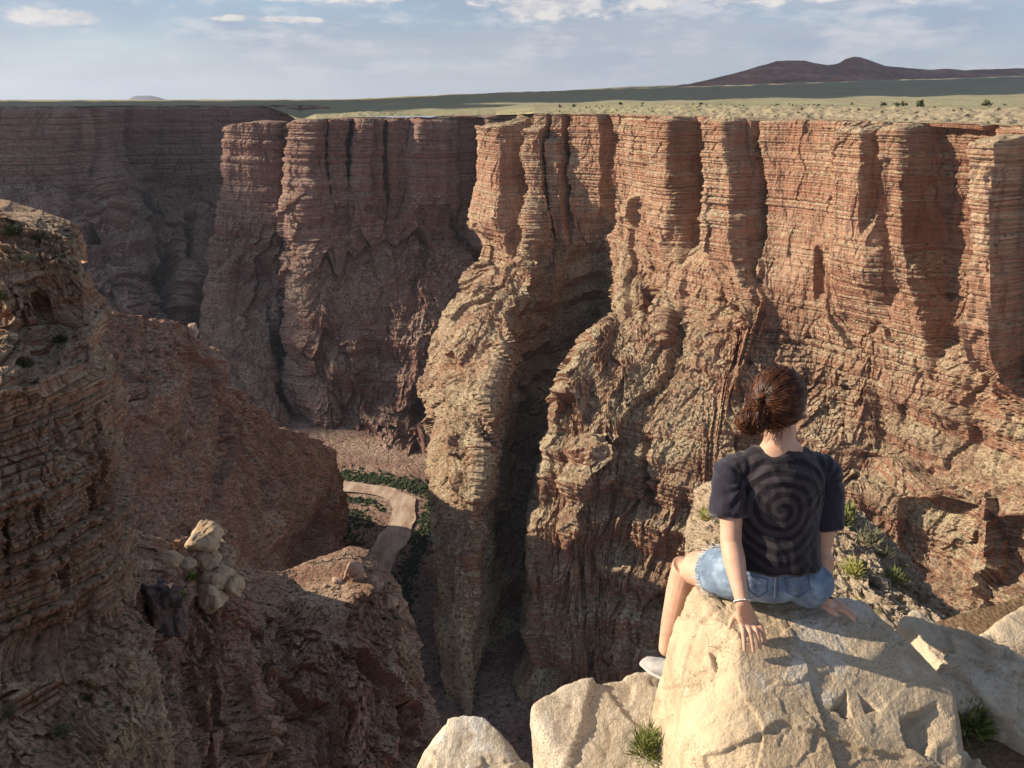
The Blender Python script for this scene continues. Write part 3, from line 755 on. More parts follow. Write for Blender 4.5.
_ico = {}
def ico(n):
    if n not in _ico:
        bm = bmesh.new(); bmesh.ops.create_icosphere(bm, subdivisions=n, radius=1)
        V = np.array([v.co[:] for v in bm.verts]); F = np.array([[v.index for v in f.verts] for f in bm.faces], np.int32); bm.free()
        _ico[n] = (V / np.linalg.norm(V, axis=1, keepdims=True), F)
    return _ico[n]

def fast_tri(name, V, F, smooth=True):
    me = bpy.data.meshes.new(name); me.vertices.add(len(V)); me.vertices.foreach_set('co', V.astype(np.float32).ravel())
    nf = len(F); k = F.shape[1]
    me.loops.add(nf * k); me.loops.foreach_set('vertex_index', F.astype(np.int32).ravel())
    me.polygons.add(nf); me.polygons.foreach_set('loop_start', np.arange(0, nf * k, k, dtype=np.int32))
    me.polygons.foreach_set('loop_total', np.full(nf, k, np.int32)); me.polygons.foreach_set('use_smooth', np.full(nf, smooth, bool))
    me.update(calc_edges=True); return me

def poly_mask(X, Y, pts, soft=4.):
    m = np.full(X.shape, 1e9); n = len(pts); ar = sum(pts[i][0] * pts[(i + 1) % n][1] - pts[(i + 1) % n][0] * pts[i][1] for i in range(n))
    for i in range(n):
        (x0, y0), (x1, y1) = pts[i], pts[(i + 1) % n]; l = math.hypot(x1 - x0, y1 - y0)
        d = ((x1 - x0) * (Y - y0) - (y1 - y0) * (X - x0)) / l * (1 if ar > 0 else -1); m = np.minimum(m, d)
    return sstep(0, soft, m)
def hull_rock(name, pts, mat, res=6, sharp=26, seed=1, amp=1.0, chips=1.0, chip_planes=8, center=None, parent=None, layers=0, carve=None):
    """boulder: rounded convex hull of the given corner points, chipped and roughened"""
    pts = np.array(pts, float); c = pts.mean(0) if center is None else np.array(center, float)
    bm = bmesh.new()
    for p in pts: bm.verts.new(p - c)
    bmesh.ops.convex_hull(bm, input=bm.verts); bm.normal_update()
    pl = []
    for f in bm.faces:
        n = np.array(f.normal[:]); d = float(n @ np.array(f.verts[0].co[:]))
        if d < 0: n, d = -n, -d
        if d > 1e-4 and f.calc_area() > 1e-6: pl.append((n, d))
    bm.free()
    size = np.linalg.norm(pts.max(0) - pts.min(0)) * .5
    rr = np.random.RandomState(seed + 100)
    for k in range(chip_planes):     # break off corners
        n = rr.normal(size=3); n[2] = abs(n[2]) * .8; n /= np.linalg.norm(n)
        sup = ((pts - c) @ n).max(); pl.append((n, sup * (.86 + .12 * rr.rand())))
    V, F = ico(res)
    acc = np.zeros(len(V))
    for n, d in pl: acc += np.clip(V @ n / d, 0, None) ** sharp
    r = acc ** (-1 / sharp)
    P = V * r[:, None]
    Q = P + c
    # angular spalls (Worley steps) plus roughness, in real metres
    x, y, z = Q.T
    L = size
    D = fbm(x, y, z, 1.6 / L, 4, seed, .5) * .085 * L * amp
    D += ridged(x, y, z, 2.6 / L, 3, seed + 3) * .022 * L * amp
    w = fbm(x, y, z, 3 / L, 2, seed + 9) * .5
    # facets are laid out over three planes, each used where the surface faces it
    W3 = np.abs(V) ** 6; W3 /= W3.sum(1, keepdims=True)
    for k_, (fr, a) in enumerate(((2.2, .16), (5.5, .06), (14., .022))):
        for ax_, (p_, q_) in enumerate(((y, z), (x, z), (x, y))):
            D += W3[:, ax_] * facets(p_ * fr / L + w * .5, q_ * fr / L + ax_ * 3.3, seed + k_ * 3 + ax_) * a * L * chips
    if carve: D += carve(*proj(Q))
    if layers:
        lz = z * layers + fbm(x, y, z, 1.0 / L, 2, seed + 5) * .8
        D -= (np.abs((lz % 1) - .5) < .12) * .012 * L + (h2(np.floor(lz).astype(np.int32), 0 * lz.astype(np.int32), seed) - .5) * .05 * L
    D += fbm(x, y, z, 12, 4, seed + 20, .62) * .016 * amp * min(1, L * 1.4)
    P = V * (r + D)[:, None] + c
    o = link(name, fast_tri(name, P, F), mat, parent)
    return o, pts

def px3(l): return [atz(*p) for p in l]
def deep(pts, dz, grow=0.):
    a = np.array(pts); c = a.mean(0); b = c + (a - c) * (1 + grow); b[:, 2] = a[:, 2] - dz
    return list(map(tuple, a)) + list(map(tuple, b))

def seat_carve(X, Y):
    # broken spots where flakes have come away: a crisp edge towards the sun, fading out on the other side
    X0, Y0 = X, Y; X = X0 + 5 * fbm(X0, Y0, 0 * X0, .06, 3, 4); Y = Y0 + 5 * fbm(X0, Y0, 0 * X0, .06, 3, 14)
    D = -.050 * poly_mask(X, Y, [(828,712),(846,686),(856,722)], 3) * (1 - sstep(828, 856, X))
    D -= .065 * poly_mask(X, Y, [(900,716),(936,700),(956,728),(928,756),(906,748)], 3) * (1 - sstep(900, 955, X))
    D -= .030 * poly_mask(X, Y, [(704,650),(740,630),(716,676)], 4) * (1 - sstep(700, 745, X))
    D -= .020 * poly_mask(X, Y, [(858,690),(884,712),(866,716)], 3)
    D -= .016 * poly_mask(X, Y, [(700,756),(790,718),(880,748),(960,770),(950,900),(700,900)], 4)
    D -= .010 * poly_mask(X, Y, [(660,690),(730,668),(764,728),(740,900),(650,900)], 3)
    D -= .010 * poly_mask(X, Y, [(640,560),(900,560),(905,630),(830,628),(780,646),(735,634),(690,646)], 3) * (1 + .9 * fbm(X0, Y0, 0 * X0, .14, 4, 3))
    D += .004 * fbm(X0, Y0, 0 * X0, .05, 3, 4) + .005 * facets(X / 46, Y / 30, 8) + .0035 * facets(X0 / 9, Y0 / 7, 9) * (.25 + 1.2 * sstep(655, 615, Y))
    return D
top = px3([(691,586,-1.70),(730,581,-1.68),(790,583,-1.68),(862,600,-1.70),(893,632,-1.735),(928,662,-1.78),(954,692,-1.84),(962,770,-1.96),(880,850,-2.02),(760,860,-2.03),(690,850,-2.08),
           (740,640,-1.685),(845,640,-1.735),(700,640,-1.76)])
side = px3([(679,612,-1.78),(670,650,-1.90),(669,700,-2.02),(668,780,-2.18)]) + [(.52, 2.45, -2.6), (1.6, 2.4, -2.9), (1.65, 1.7, -2.9), (.46, 1.6, -2.9), (.52, 2.42, -2.9), (.9, 2.6, -2.9), (.9, 1.3, -2.9)]
o, _ = hull_rock('boulder', top + side, M_lime, 8, 150, 5, .08, .07, 0, center=(1.0, 2.05, -2.25), carve=seat_carve)
BOULDER = o
tag(o, 'big cream limestone boulder the person sits on', 'boulder')

A = deep(px3([(533,706,-2.24),(562,690,-2.22),(604,679,-2.20),(645,671,-2.20),(700,672,-2.22),(760,690,-2.3),(547,775,-2.42),(620,860,-2.5),(720,860,-2.5)]), 1.0, .1)
o, _ = hull_rock('boulder', A, M_lime2, 7, 80, 12, .25, .25, 2); tag(o, 'pale boulder with the sneaker on it, left of the seat boulder', 'boulder')
A = deep(px3([(437,722,-2.55),(452,714,-2.52),(484,712,-2.52),(502,730,-2.56),(414,764,-2.66),(528,772,-2.68),(408,860,-2.75),(532,860,-2.75)]), 1.0, .15)
o, _ = hull_rock('boulder', A, M_lime2, 7, 80, 23, .25, .25, 2); tag(o, 'low flat-topped pale boulder at the bottom edge with sandy gravel patch', 'boulder')
# blocks on the right
A = deep(px3([(892,618,-2.02),(912,601,-2.02),(972,630,-2.04),(1040,668,-2.06),(1110,720,-2.1),(944,664,-2.03),(1000,720,-2.13),(1080,790,-2.2)]), .9, .0)
o, _ = hull_rock('boulder', A, M_limeR, 7, 70, 31, .4, .55, 4); tag(o, 'long slanting buff block right of the seat boulder, half in shadow', 'boulder')
A = deep(px3([(978,634,-2.12),(1003,612,-2.10),(1030,596,-2.06),(1120,600,-2.1),(1090,672,-2.2),(1024,652,-2.18),(990,650,-2.2)]), .8, .0)
o, _ = hull_rock('boulder', A, M_limeR, 6, 45, 37, .5, .4, 4); tag(o, 'pale rounded boulder at the right edge of the photo', 'boulder')
A = deep(px3([(934,676,-2.03),(952,668,-2.03),(984,690,-2.08),(1000,712,-2.12),(965,706,-2.10),(948,700,-2.06)]), .35, .0)
o, _ = hull_rock('rock', A, M_limeR, 5, 30, 41, .6, .8, 4); tag(o, 'small flat slab wedged between the seat boulder and the slanting block', 'rock')
A = deep(px3([(905,752,-2.05),(930,735,-2.05),(962,742,-2.07),(990,768,-2.10),(985,800,-2.12),(915,800,-2.12)]), .4, .0)
o, _ = hull_rock('rock', A, M_lime, 6, 30, 43, .6, .8, 4); tag(o, 'angular cream rock at the foot of the seat boulder, beside the brown soil', 'rock')

# pale knobs on the lower ridge
def knob(px, py, Y, w, h, seed, label, mat=None, squash=1.):
    c = np.array(at(px, py, Y)); s_ = Y / 720.
    rr = np.random.RandomState(seed); pts = []
    for k in range(22):
        d = rr.normal(size=3); d /= np.linalg.norm(d); pts.append(c + d * [w * s_ * .55, w * s_ * .5 * squash, h * s_ * .56] * (.85 + .25 * rr.rand()))
    o, _ = hull_rock('boulder', pts, mat or M_knob, 5, 18, seed, 1.2, .6, 3); tag(o, label, 'boulder', 'pale boulders on the rocky ridge'); return o
M_knob = limestone('weathered_limestone', (.52, .39, .26), (.42, .28, .18), .22, .1)
M_knob2 = limestone('reddish_limestone', (.46, .32, .235), (.36, .22, .16), .22, .1)
knob(203, 539, 54, 40, 40, 1, 'topmost pale boulder of the stack on the rocky ridge')
knob(207, 560, 53.5, 34, 24, 2, 'second boulder from the top of the stacked pale knobs')
knob(214, 577, 53, 40, 32, 3, 'rounded pale boulder under the two topmost knobs')
knob(231, 587, 53, 34, 30, 4, 'pale boulder right of the stacked knobs on the ridge')
knob(206, 598, 51.5, 44, 34, 5, 'widest pale boulder at the base of the knob stack')
knob(171, 560, 50, 26, 20, 6, 'small cream boulder left of the knob stack')
knob(142, 567, 48, 22, 22, 7, 'whitish boulder beside the black-stained block')
knob(186, 565, 51, 22, 16, 8, 'smallest cream boulder between two pale knobs')
knob(353, 573, 66, 24, 34, 9, 'pinkish pinnacle boulder on the far end of the rocky ridge', M_knob2)
knob(372, 584, 66, 22, 24, 10, 'pinkish boulder right of the pinnacle on the ridge end', M_knob2)
knob(337, 588, 65, 24, 22, 11, 'low pinkish boulder left of the pinnacle on the ridge end', M_knob2)
knob(390, 602, 65.5, 20, 26, 14, 'reddish boulder on the right shoulder of the ridge end', M_knob2)
knob(324, 594, 64, 16, 26, 15, 'narrow reddish fin between the flat boulder and the pinkish ones', M_knob2)
knob(296, 604, 62, 20, 22, 16, 'tan boulder left of the flat reddish boulder on the ridge', M_knob2)
knob(310, 598, 63, 28, 14, 12, 'flat reddish boulder on the sagging crest of the ridge', M_knob2)
knob(272, 614, 59.5, 26, 16, 13, 'pale orange boulder on the low saddle of the ridge')
s = NT('desert_varnish'); p_ = s.n('NewGeometry').outputs['Position']
s.bsdf(s.ramp(s.noise(s.mapv(p_, (2, 2, .7)), 1, 5, .6), [(.4, (.035, .028, .026)), (.62, (.15, .095, .075))]), .6, s.bump(s.noise(p_, 6, 5), .2, .6), .3)
A = deep([at(140,582,45), at(160,576,46.5), at(180,586,46), at(178,600,45), at(152,602,44.2)], 2.9, .1)
o, _ = hull_rock('boulder', A, s.m, 5, 22, 51, .7, 1., 3); tag(o, 'black-stained block jutting out between the near cliff and the pale knobs', 'boulder')
A = deep([at(192,322,299), at(186,326,299), at(197,320,299), at(194,328,298)], 5, .2)
o, _ = hull_rock('boulder', A, M_knob2, 4, 20, 52, 1, 1., 2); tag(o, 'orange boulder on the peak of the canyon ridge', 'boulder')

# loose stones on the near ledge and the upper terrace of the near cliff
def drop_on(P, px, py):
    X, Y = proj(P); d = (X - px) ** 2 + (Y - py) ** 2
    i = np.unravel_index(np.argmin(d + 1e-3 * P[..., 1]), d.shape); return P[i]
near_P = np.array([v.co[:] for v in bpy.data.objects['near_cliff'].data.vertices]) if False else None

# ground underfoot: the rim shelf behind and beside the camera
gx = np.concatenate([-np.geomspace(120, .6, 90), np.linspace(-.5, 4, 160), np.geomspace(4.1, 160, 90)]); gv = np.linspace(0, 1, 200)
ex = np.interp(gx, [-200, -40, -12, -3, .2, .9, 1.5, 2.4, 5, 30, 200], [-30, 6, 5, 1.4, 1.5, 1.6, 2.75, 3.1, 3.4, 2, -20])
GX = np.repeat(gx[:, None], 200, 1); dist = np.geomspace(.02, 260, 150) - .02
V_ = np.concatenate([np.linspace(9, .1, 50) , -dist])[None, :]
GY = ex[:, None] + np.where(V_ > 0, V_ * .35, V_)
GZ = -2.22 + 0 * GX - np.where(V_ > 0, (V_ * 1.6) ** 1.3 + V_ * 2, 0) + .02 * np.clip(-V_, 0, 60) * 0
GZ += fbm(GX, GY, GZ * 0, .9, 4, 5) * .10 + fbm(GX, GY, GZ * 0, 9, 3, 6) * .02 - .35 * sstep(.9, -.6, GX)
s = NT('gravelly_soil'); p_ = s.n('NewGeometry').outputs['Position']
n1 = s.noise(p_, 3, 6, .65); n2 = s.noise(p_, 55, 5, .75)
vv = s.n('TexVoronoi', feature='F1'); s.set(vv.inputs['Vector'], p_); vv.inputs['Scale'].default_value = 48
c = s.ramp(n2, [(.35, (.16, .10, .055)), (.5, (.33, .22, .125)), (.66, (.48, .37, .25))]); c = s.mix(s.ramp(n1, [(.4, .6), (.6, 0.)]), c, (.20, .125, .07, 1))
s.bsdf(c, .95, s.bump(s.math('ADD', n2, s.math('MULTIPLY', vv.outputs['Distance'], -.7)), .02, 1), .1)
M_soil = s.m
g_o = link('ground', grid_mesh('ground', np.stack([GX, GY, GZ], -1), None, True, True), M_soil); tag(g_o, None, None, None, 'structure')

# ------------------------------------------------------------------ plants
def leaf_mat(name, a, b, tr=.0):
    s = NT(name); oi = s.n('NewGeometry').outputs['Position']
    s.bsdf(s.ramp(s.noise(oi, 60, 2), [(.35, a), (.65, b)]), .75, None, .15)
    return s.m
M_gr = leaf_mat('green_leaves', (.10, .13, .035), (.24, .27, .075)); M_yg = leaf_mat('yellow_green_leaves', (.24, .26, .06), (.46, .45, .13))
M_ol = leaf_mat('grey_olive_leaves', (.12, .12, .07), (.26, .25, .16)); M_dk = leaf_mat('dark_leaves', (.035, .045, .02), (.10, .11, .045))
s = NT('twig_bark'); s.bsdf((.20, .14, .09, 1), .9); M_tw = s.m
def shrub(loc, w, h, n, mat, label, group=None, seed=1, blade=.5, name='shrub', cat='shrub', thin=.05):
    r = np.random.RandomState(seed); V = []; F = []
    for k in range(n):
        th = r.rand() * 6.283; ph = math.acos(1 - r.rand() * .92)
        d = np.array([math.sin(ph) * math.cos(th), math.sin(ph) * math.sin(th), math.cos(ph) * 1.1])
        R0 = r.rand() ** .5; base = d * R0 * [w / 2, w / 2, h] * .8; base[2] = abs(base[2]) * (.6 + .4 * R0)
        L = h * blade * (.5 + .7 * r.rand()); dd = d * [.7, .7, 1] + r.normal(size=3) * .35 + [0, 0, .35]; dd /= np.linalg.norm(dd)
        sd = np.cross(dd, r.normal(size=3)); sd /= np.linalg.norm(sd) + 1e-9; ww = L * thin * (1 + r.rand())
        m_ = base + dd * L * .5 + r.normal(size=3) * L * .06; tip = base + dd * L
        i = len(V); V += [base - sd * ww * .6, base + sd * ww * .6, m_ + sd * ww, m_ - sd * ww, tip]; F += [(i, i + 1, i + 2, i + 3), (i + 3, i + 2, i + 4)]
    e = empty(name, loc); tag(e, label, cat, group)
    me = bpy.data.meshes.new('foliage'); me.from_pydata([tuple(v) for v in V], [], F); me.update(); link('foliage', me, mat, e)
    V = []; F = []
    for k in range(9):
        th = r.rand() * 6.283; tip = np.array([math.cos(th) * w * .3, math.sin(th) * w * .3, h * .6]); rd = w * .012
        i = len(V)
        for q, rq in ((np.zeros(3) - [0, 0, h * .08], rd), (tip, rd * .4)):
            for a in range(4): V.append(q + [math.cos(a * 1.571) * rq, math.sin(a * 1.571) * rq, 0])
        F += [(i + a, i + (a + 1) % 4, i + 4 + (a + 1) % 4, i + 4 + a) for a in range(4)]
    me = bpy.data.meshes.new('stem'); me.from_pydata([tuple(v) for v in V], [], F); me.update(); link('stem', me, M_tw, e)
    return e
# ------------------------------------------------------------------ the sitting person
A3 = lambda px, py, Y: np.array(at(px, py, Y))
def tube_verts(pts, rad, side=None, n=20, cap=3, ck=(1, 1)):
    """closed elliptical tube through pts; rad = radius or (across, deep); side = direction of 'across'"""
    pts = [np.array(p, float) for p in pts]; rad = [(r, r) if np.isscalar(r) else r for r in rad]
    V = []; F = []; rings = []
    m = len(pts)
    for i in range(m):
        t = pts[min(i + 1, m - 1)] - pts[max(i - 1, 0)]; t /= np.linalg.norm(t)
        s_ = np.array(side if side is not None else ([0, 0, 1] if abs(t[2]) < .9 else [1, 0, 0]), float)
        a = s_ - t * (s_ @ t); a /= np.linalg.norm(a); b = np.cross(t, a)
        L = [(pts[i], rad[i])]
        if i == 0: L = [(pts[0] - t * min(rad[0]) * ck[0] * math.sin(q), (rad[0][0] * math.cos(q), rad[0][1] * math.cos(q))) for q in np.linspace(1.35, 0, cap + 1)]
        if i == m - 1: L = [(pts[-1] + t * min(rad[-1]) * ck[1] * math.sin(q), (rad[-1][0] * math.cos(q), rad[-1][1] * math.cos(q))) for q in np.linspace(0, 1.35, cap + 1)]
        for c, (ra, rb) in L:
            k = len(V); rings.append(k)
            for j in range(n):
                th = 2 * math.pi * j / n; V.append(c + a * ra * math.cos(th) + b * rb * math.sin(th))
    for k0, k1 in zip(rings[:-1], rings[1:]):
        for j in range(n): F.append((k0 + j, k0 + (j + 1) % n, k1 + (j + 1) % n, k1 + j))
    F.append(tuple(rings[0] + j for j in range(n))[::-1]); F.append(tuple(rings[-1] + j for j in range(n)))
    return V, F
class Soup:
    def __init__(s): s.V = []; s.F = []
    def add(s, V, F):
        k = len(s.V); s.V += list(V); s.F += [tuple(i + k for i in f) for f in F]
    def tube(s, pts, rad, side=None, n=20, ck=(1, 1)): s.add(*tube_verts(pts, rad, side, n, 3, ck))
    def ball(s, c, r, Rm=None):
        V, F = ico(3); P = V * np.array(r)
        if Rm is not None: P = P @ np.array(Rm).T
        s.add(P + np.array(c), [tuple(f) for f in F])
    def mesh(s, name):
        me = bpy.data.meshes.new(name); me.from_pydata([tuple(v) for v in s.V], [], s.F); me.update(); return me
def fuse(soup, name, mat, voxel, smooth, parent, disp=None):
    """melt overlapping shapes into one continuous surface"""
    me = soup.mesh(name); o = bpy.data.objects.new(name + '_tmp', me); col.objects.link(o)
    r = o.modifiers.new('r', 'REMESH'); r.mode = 'VOXEL'; r.voxel_size = voxel; r.use_smooth_shade = True
    if smooth: k = o.modifiers.new('s', 'SMOOTH'); k.factor = .5; k.iterations = smooth
    dg = bpy.context.evaluated_depsgraph_get(); me2 = bpy.data.meshes.new_from_object(o.evaluated_get(dg)); me2.name = name
    bpy.data.objects.remove(o); bpy.data.meshes.remove(me)
    if disp is not None:
        n = len(me2.vertices); co = np.zeros(n * 3, np.float32); me2.vertices.foreach_get('co', co); co = co.reshape(-1, 3)
        nn = np.zeros(n * 3, np.float32); me2.vertices.foreach_get('normal', nn); nn = nn.reshape(-1, 3)
        me2.vertices.foreach_set('co', (co + nn * disp(co, nn)[:, None]).astype(np.float32).ravel()); me2.update()
    me2.polygons.foreach_set('use_smooth', np.ones(len(me2.polygons), bool))
    me2.materials.clear()
    return link(name, me2, mat, parent)

# joints
PEL = A3(771, 574, 2.32); WAI = A3(776, 545, 2.345); CHE = A3(779, 492, 2.37); UPC = A3(780, 462, 2.385); NEC = A3(780, 440, 2.40)
HEAD = A3(781, 401, 2.45)
LS, LE, LW = A3(731, 469, 2.385), A3(731, 543, 2.27), A3(742, 601, 2.13)
RS, RE, RW = A3(826, 470, 2.41), A3(823, 543, 2.36), A3(824, 596, 2.265)
LH, RH = A3(741, 576, 2.33), A3(803, 578, 2.35)
LK = A3(687, 567, 2.56); LA = A3(667, 648, 2.545)
RK = np.array([1.02, 2.72, -1.70]); RA = np.array([1.00, 2.76, -2.12])
P_ = empty('person', tuple(np.round(atz(771, 600, -1.69), 3)))
tag(P_, 'person in dark spiral t-shirt and denim shorts sitting on the cream boulder', 'person')
PO = np.array(P_.location[:])
L_ = lambda v: np.array(v) - PO

s = NT('skin'); p_ = s.n('TexCoord').outputs['Object']
c = s.ramp(s.noise(p_, 14, 4, .6), [(.35, (.56, .32, .215)), (.65, (.66, .40, .28))])
c = s.mix(s.ramp(s.noise(p_, 160, 2, .5), [(.62, 0.), (.72, .25)]), c, (.42, .22, .13, 1))
b = s.bsdf(c, .55, s.bump(s.noise(p_, 220, 3), .0012, .5), .35); b.inputs['Subsurface Weight'].default_value = .12; b.inputs['Subsurface Radius'].default_value = (.02, .008, .004)
M_skin = s.m
# head frame: back of the head points left and towards the camera
bk = np.array([-.66, -.74, -.10]); bk /= np.linalg.norm(bk); up = np.array([.06, .12, 1.]); up -= bk * (up @ bk); up /= np.linalg.norm(up)
sdv = np.cross(up, bk)       # to the person's right ear or left, sign irrelevant
HR = np.stack([sdv, -bk, up], 1)   # columns: side, face direction, up

B = Soup()
side = (1, .12, 0)
B.tube([L_(PEL) - [0, 0, .02], L_(PEL) + [0, 0, .05], L_(WAI), L_(CHE) - [0, 0, .06], L_(CHE), L_(UPC), L_(NEC)], [(.125, .075), (.130, .080), (.100, .070), (.122, .082), (.130, .082), (.115, .062), (.055, .048)], side, 28)
B.tube([L_(LS) + [.05, 0, .012], L_(UPC) + [0, 0, .01], L_(RS) + [-.05, 0, .012]], [.036, .045, .036])
B.tube([L_(NEC) - [0, 0, .03], (L_(NEC) + L_(HEAD)) / 2 + [0, -.005, 0], L_(HEAD) - [0, 0, .03]], [(.056, .05), (.047, .048), .05], side)
h = L_(HEAD)
B.ball(h + HR @ [0, -.012, .012], (.076, .094, .098), HR)                       # skull
B.ball(h + HR @ [0, .040, -.055], (.056, .050, .062), HR)                       # lower face
B.ball(h + HR @ [0, .070, -.098], (.024, .020, .018), HR)                       # chin
B.ball(h + HR @ [0, .078, .012], (.050, .020, .018), HR)                        # brow
B.tube([h + HR @ [0, .092, .002], h + HR @ [0, .112, -.030], h + HR @ [0, .100, -.042]], [.008, .013, .012])   # nose
B.tube([h + HR @ [-.022, .084, -.066], h + HR @ [0, .094, -.064], h + HR @ [.022, .084, -.066]], [.006, .009, .006])
for sg in (-1, 1):
    B.ball(h + HR @ [sg * .078, -.004, -.012], (.010, .018, .030), HR)          # ears
    B.ball(h + HR @ [sg * .040, .058, -.034], (.024, .026, .020), HR)           # cheeks
def limb(a, b_, c_, r, bow=(0, 0, 0)):
    a, b_, c_ = L_(a), L_(b_), L_(c_)
    B.tube([a, a * .6 + b_ * .4, a * .15 + b_ * .85, b_, b_ * .7 + c_ * .3, b_ * .3 + c_ * .7, c_], r)
limb(LS, LE, LW, [.042, .041, .036, .0355, .0375, .028, .0225])
limb(RS, RE, RW, [.042, .041, .036, .0355, .0375, .028, .0225])
limb(LH, LK, LA, [.085, .080, .064, .059, .057, .047, .034]); limb(RH, RK, RA, [.085, .080, .064, .059, .057, .047, .034])
# right ankle and foot inside a sneaker hang free; the left foot rests on the lower boulder
LF = A3(652, 672, 2.50)
def hand(W, palm_c, fdir, pdir, thumb_sg, spread, curl):
    """W wrist, palm centre, fdir finger direction along the rock, pdir across the palm (towards the thumb)"""
    W, palm_c = L_(W), L_(palm_c); fdir = np.array(fdir, float); fdir /= np.linalg.norm(fdir)
    pdir = np.array(pdir, float); pdir -= fdir * (pdir @ fdir); pdir /= np.linalg.norm(pdir); nrm = np.array([0, 0, 1.])
    B.tube([W, palm_c * .6 + W * .4, palm_c + fdir * .012], [(.0225, .020), (.030, .017), (.036, .0125)], pdir)
    kn = palm_c + fdir * .030
    B.tube([palm_c - fdir * .01, kn], [(.036, .013), (.036, .0105)], pdir)
    for k, (off, Lf, ang) in enumerate(((.027, .070, .24), (.009, .078, .06), (-.010, .072, -.10), (-.027, .056, -.28))):
        d = fdir * math.cos(ang * spread) + pdir * math.sin(ang * spread)
        a0 = kn + pdir * off - fdir * .012; p1 = a0 + d * Lf * .42 + nrm * .010 * curl; p2 = p1 + d * Lf * .32 - nrm * .008 * curl; p3 = p2 + d * Lf * .26 - nrm * .012 * curl
        B.tube([a0, p1, p2, p3], [.0090, .0085, .0078, .0066], None, 10)
    t0 = palm_c - fdir * .022 + pdir * .022 * 1; t1 = t0 + pdir * .026 + fdir * .014; t2 = t1 + pdir * .018 + fdir * .022 - nrm * .003; 
    B.tube([t0, t1, t2], [.0135, .0105, .0080], None, 10)
# left hand leans on its fingers, pointing back to the camera; right hand lies flat, pointing to the right
ZL = atz(748, 628, -1.675); ZR = atz(836, 606, -1.70)
hand(LW, np.array(atz(747, 619, -1.625)), (.22, -1.0, -.70), (-.9, -.25, -.15), 1, .7, 1.3)
hand(RW, np.array(atz(827, 603, -1.655)), (1.0, -.12, -.30), (.15, -1, .05), 1, 1.4, .9)
body = fuse(B, 'body', M_skin, .0036, 5, P_)

# eyes, so that the face is whole from the front
s = NT('eye_white'); s.bsdf((.75, .72, .68, 1), .2, None, .5); M_eye = s.m
for sg in (-1, 1):
    V, F = ico(3); o = link('eye', fast_tri('eye', V * .0115 + h + HR @ [sg * .030, .070, -.006], F), M_eye, P_)

# ---- t-shirt
s = NT('spiral_cotton'); tc = s.n('TexCoord').outputs['Object']
cx, cy_, cz = L_(A3(781, 508, 2.28))
v0 = s.n('SeparateXYZ', {0: tc}); wn = s.n('TexNoise'); s.set(wn.inputs['Vector'], tc); wn.inputs['Scale'].default_value = 9; wn.inputs['Detail'].default_value = 3
wob = s.math('MULTIPLY', s.math('SUBTRACT', wn.outputs[0], .5), .028)
dx = s.math('ADD', s.math('SUBTRACT', v0.outputs[0], float(cx)), wob); dz = s.math('ADD', s.math('MULTIPLY', s.math('SUBTRACT', v0.outputs[2], float(cz)), 1.02), wob)
rr2 = s.math('SQRT', s.math('ADD', s.math('MULTIPLY', dx, dx), s.math('MULTIPLY', dz, dz))); th = s.math('ARCTAN2', dz, dx)
ph = s.math('ADD', s.math('MULTIPLY', rr2, 2 * math.pi / .0355), th)
wv = s.math('ADD', s.math('MULTIPLY', s.math('SINE', ph), .5), .5)
lim = s.ramp(rr2, [(.175, 1.), (.235, 0.)])
back = s.ramp(s.math('MULTIPLY', s.math('SUBTRACT', v0.outputs[1], float(cy_) + .17), -1.), [(.0, 0.), (.03, 1.)])
blot = s.ramp(s.noise(tc, 22, 4), [(.3, .55), (.6, 1.)])
f = s.math('MULTIPLY', s.math('MULTIPLY', s.ramp(wv, [(.36, 0.), (.62, 1.)]), lim), s.math('MULTIPLY', back, blot))
c = s.mix(f, (.016, .013, .018, 1), (.052, .042, .047, 1))
sleeve = s.ramp(s.math('ABSOLUTE', s.math('SUBTRACT', v0.outputs[0], float(cx)), 0), [(.135, 0.), (.165, 1.)])
c = s.mix(s.math('MULTIPLY', sleeve, .8), c, (.030, .026, .042, 1))
weave = s.n('TexWave'); s.set(weave.inputs['Vector'], tc); weave.inputs['Scale'].default_value = 300
b = s.bsdf(c, .9, s.bump(s.math('ADD', s.noise(tc, 35, 4), s.math('MULTIPLY', weave.outputs['Fac'], .05)), .004, .7), .1); b.inputs['Sheen Weight'].default_value = .25
M_shirt = s.m
T = Soup()
up0 = lambda t: np.array([0, 0, t])
T.tube([L_(A3(776, 562, 2.325)), L_(A3(777, 545, 2.34)), L_(A3(778, 520, 2.36)), L_(CHE), L_(A3(780, 472, 2.38)), L_(A3(780, 457, 2.392)), L_(A3(780, 452, 2.398))],
       [(.160, .128), (.146, .114), (.136, .100), (.150, .098), (.152, .086), (.118, .066), (.062, .050)], side, 32, (.12, .5))
T.tube([L_(LS) + [.012, 0, -.004], L_(LS) + [.06, 0, .008], L_(UPC) + [0, 0, .014], L_(RS) + [-.06, 0, .008], L_(RS) + [-.012, 0, -.004]], [.055, .058, .056, .058, .055])
def slv(Sh, El, sg, end):
    Sh, El = L_(Sh), L_(El); d = El - Sh
    T.tube([Sh + [-sg * .035, 0, .004], Sh + [sg * .000, 0, -.008], Sh + d * end * .5 + [sg * .006, 0, 0], Sh + d * end + [sg * .008, 0, 0]], [.054, .055, .056, .060], (1, 0, 0), 20, (1, .25))
slv(LS, LE, -1, .60); slv(RS, RE, 1, .74)
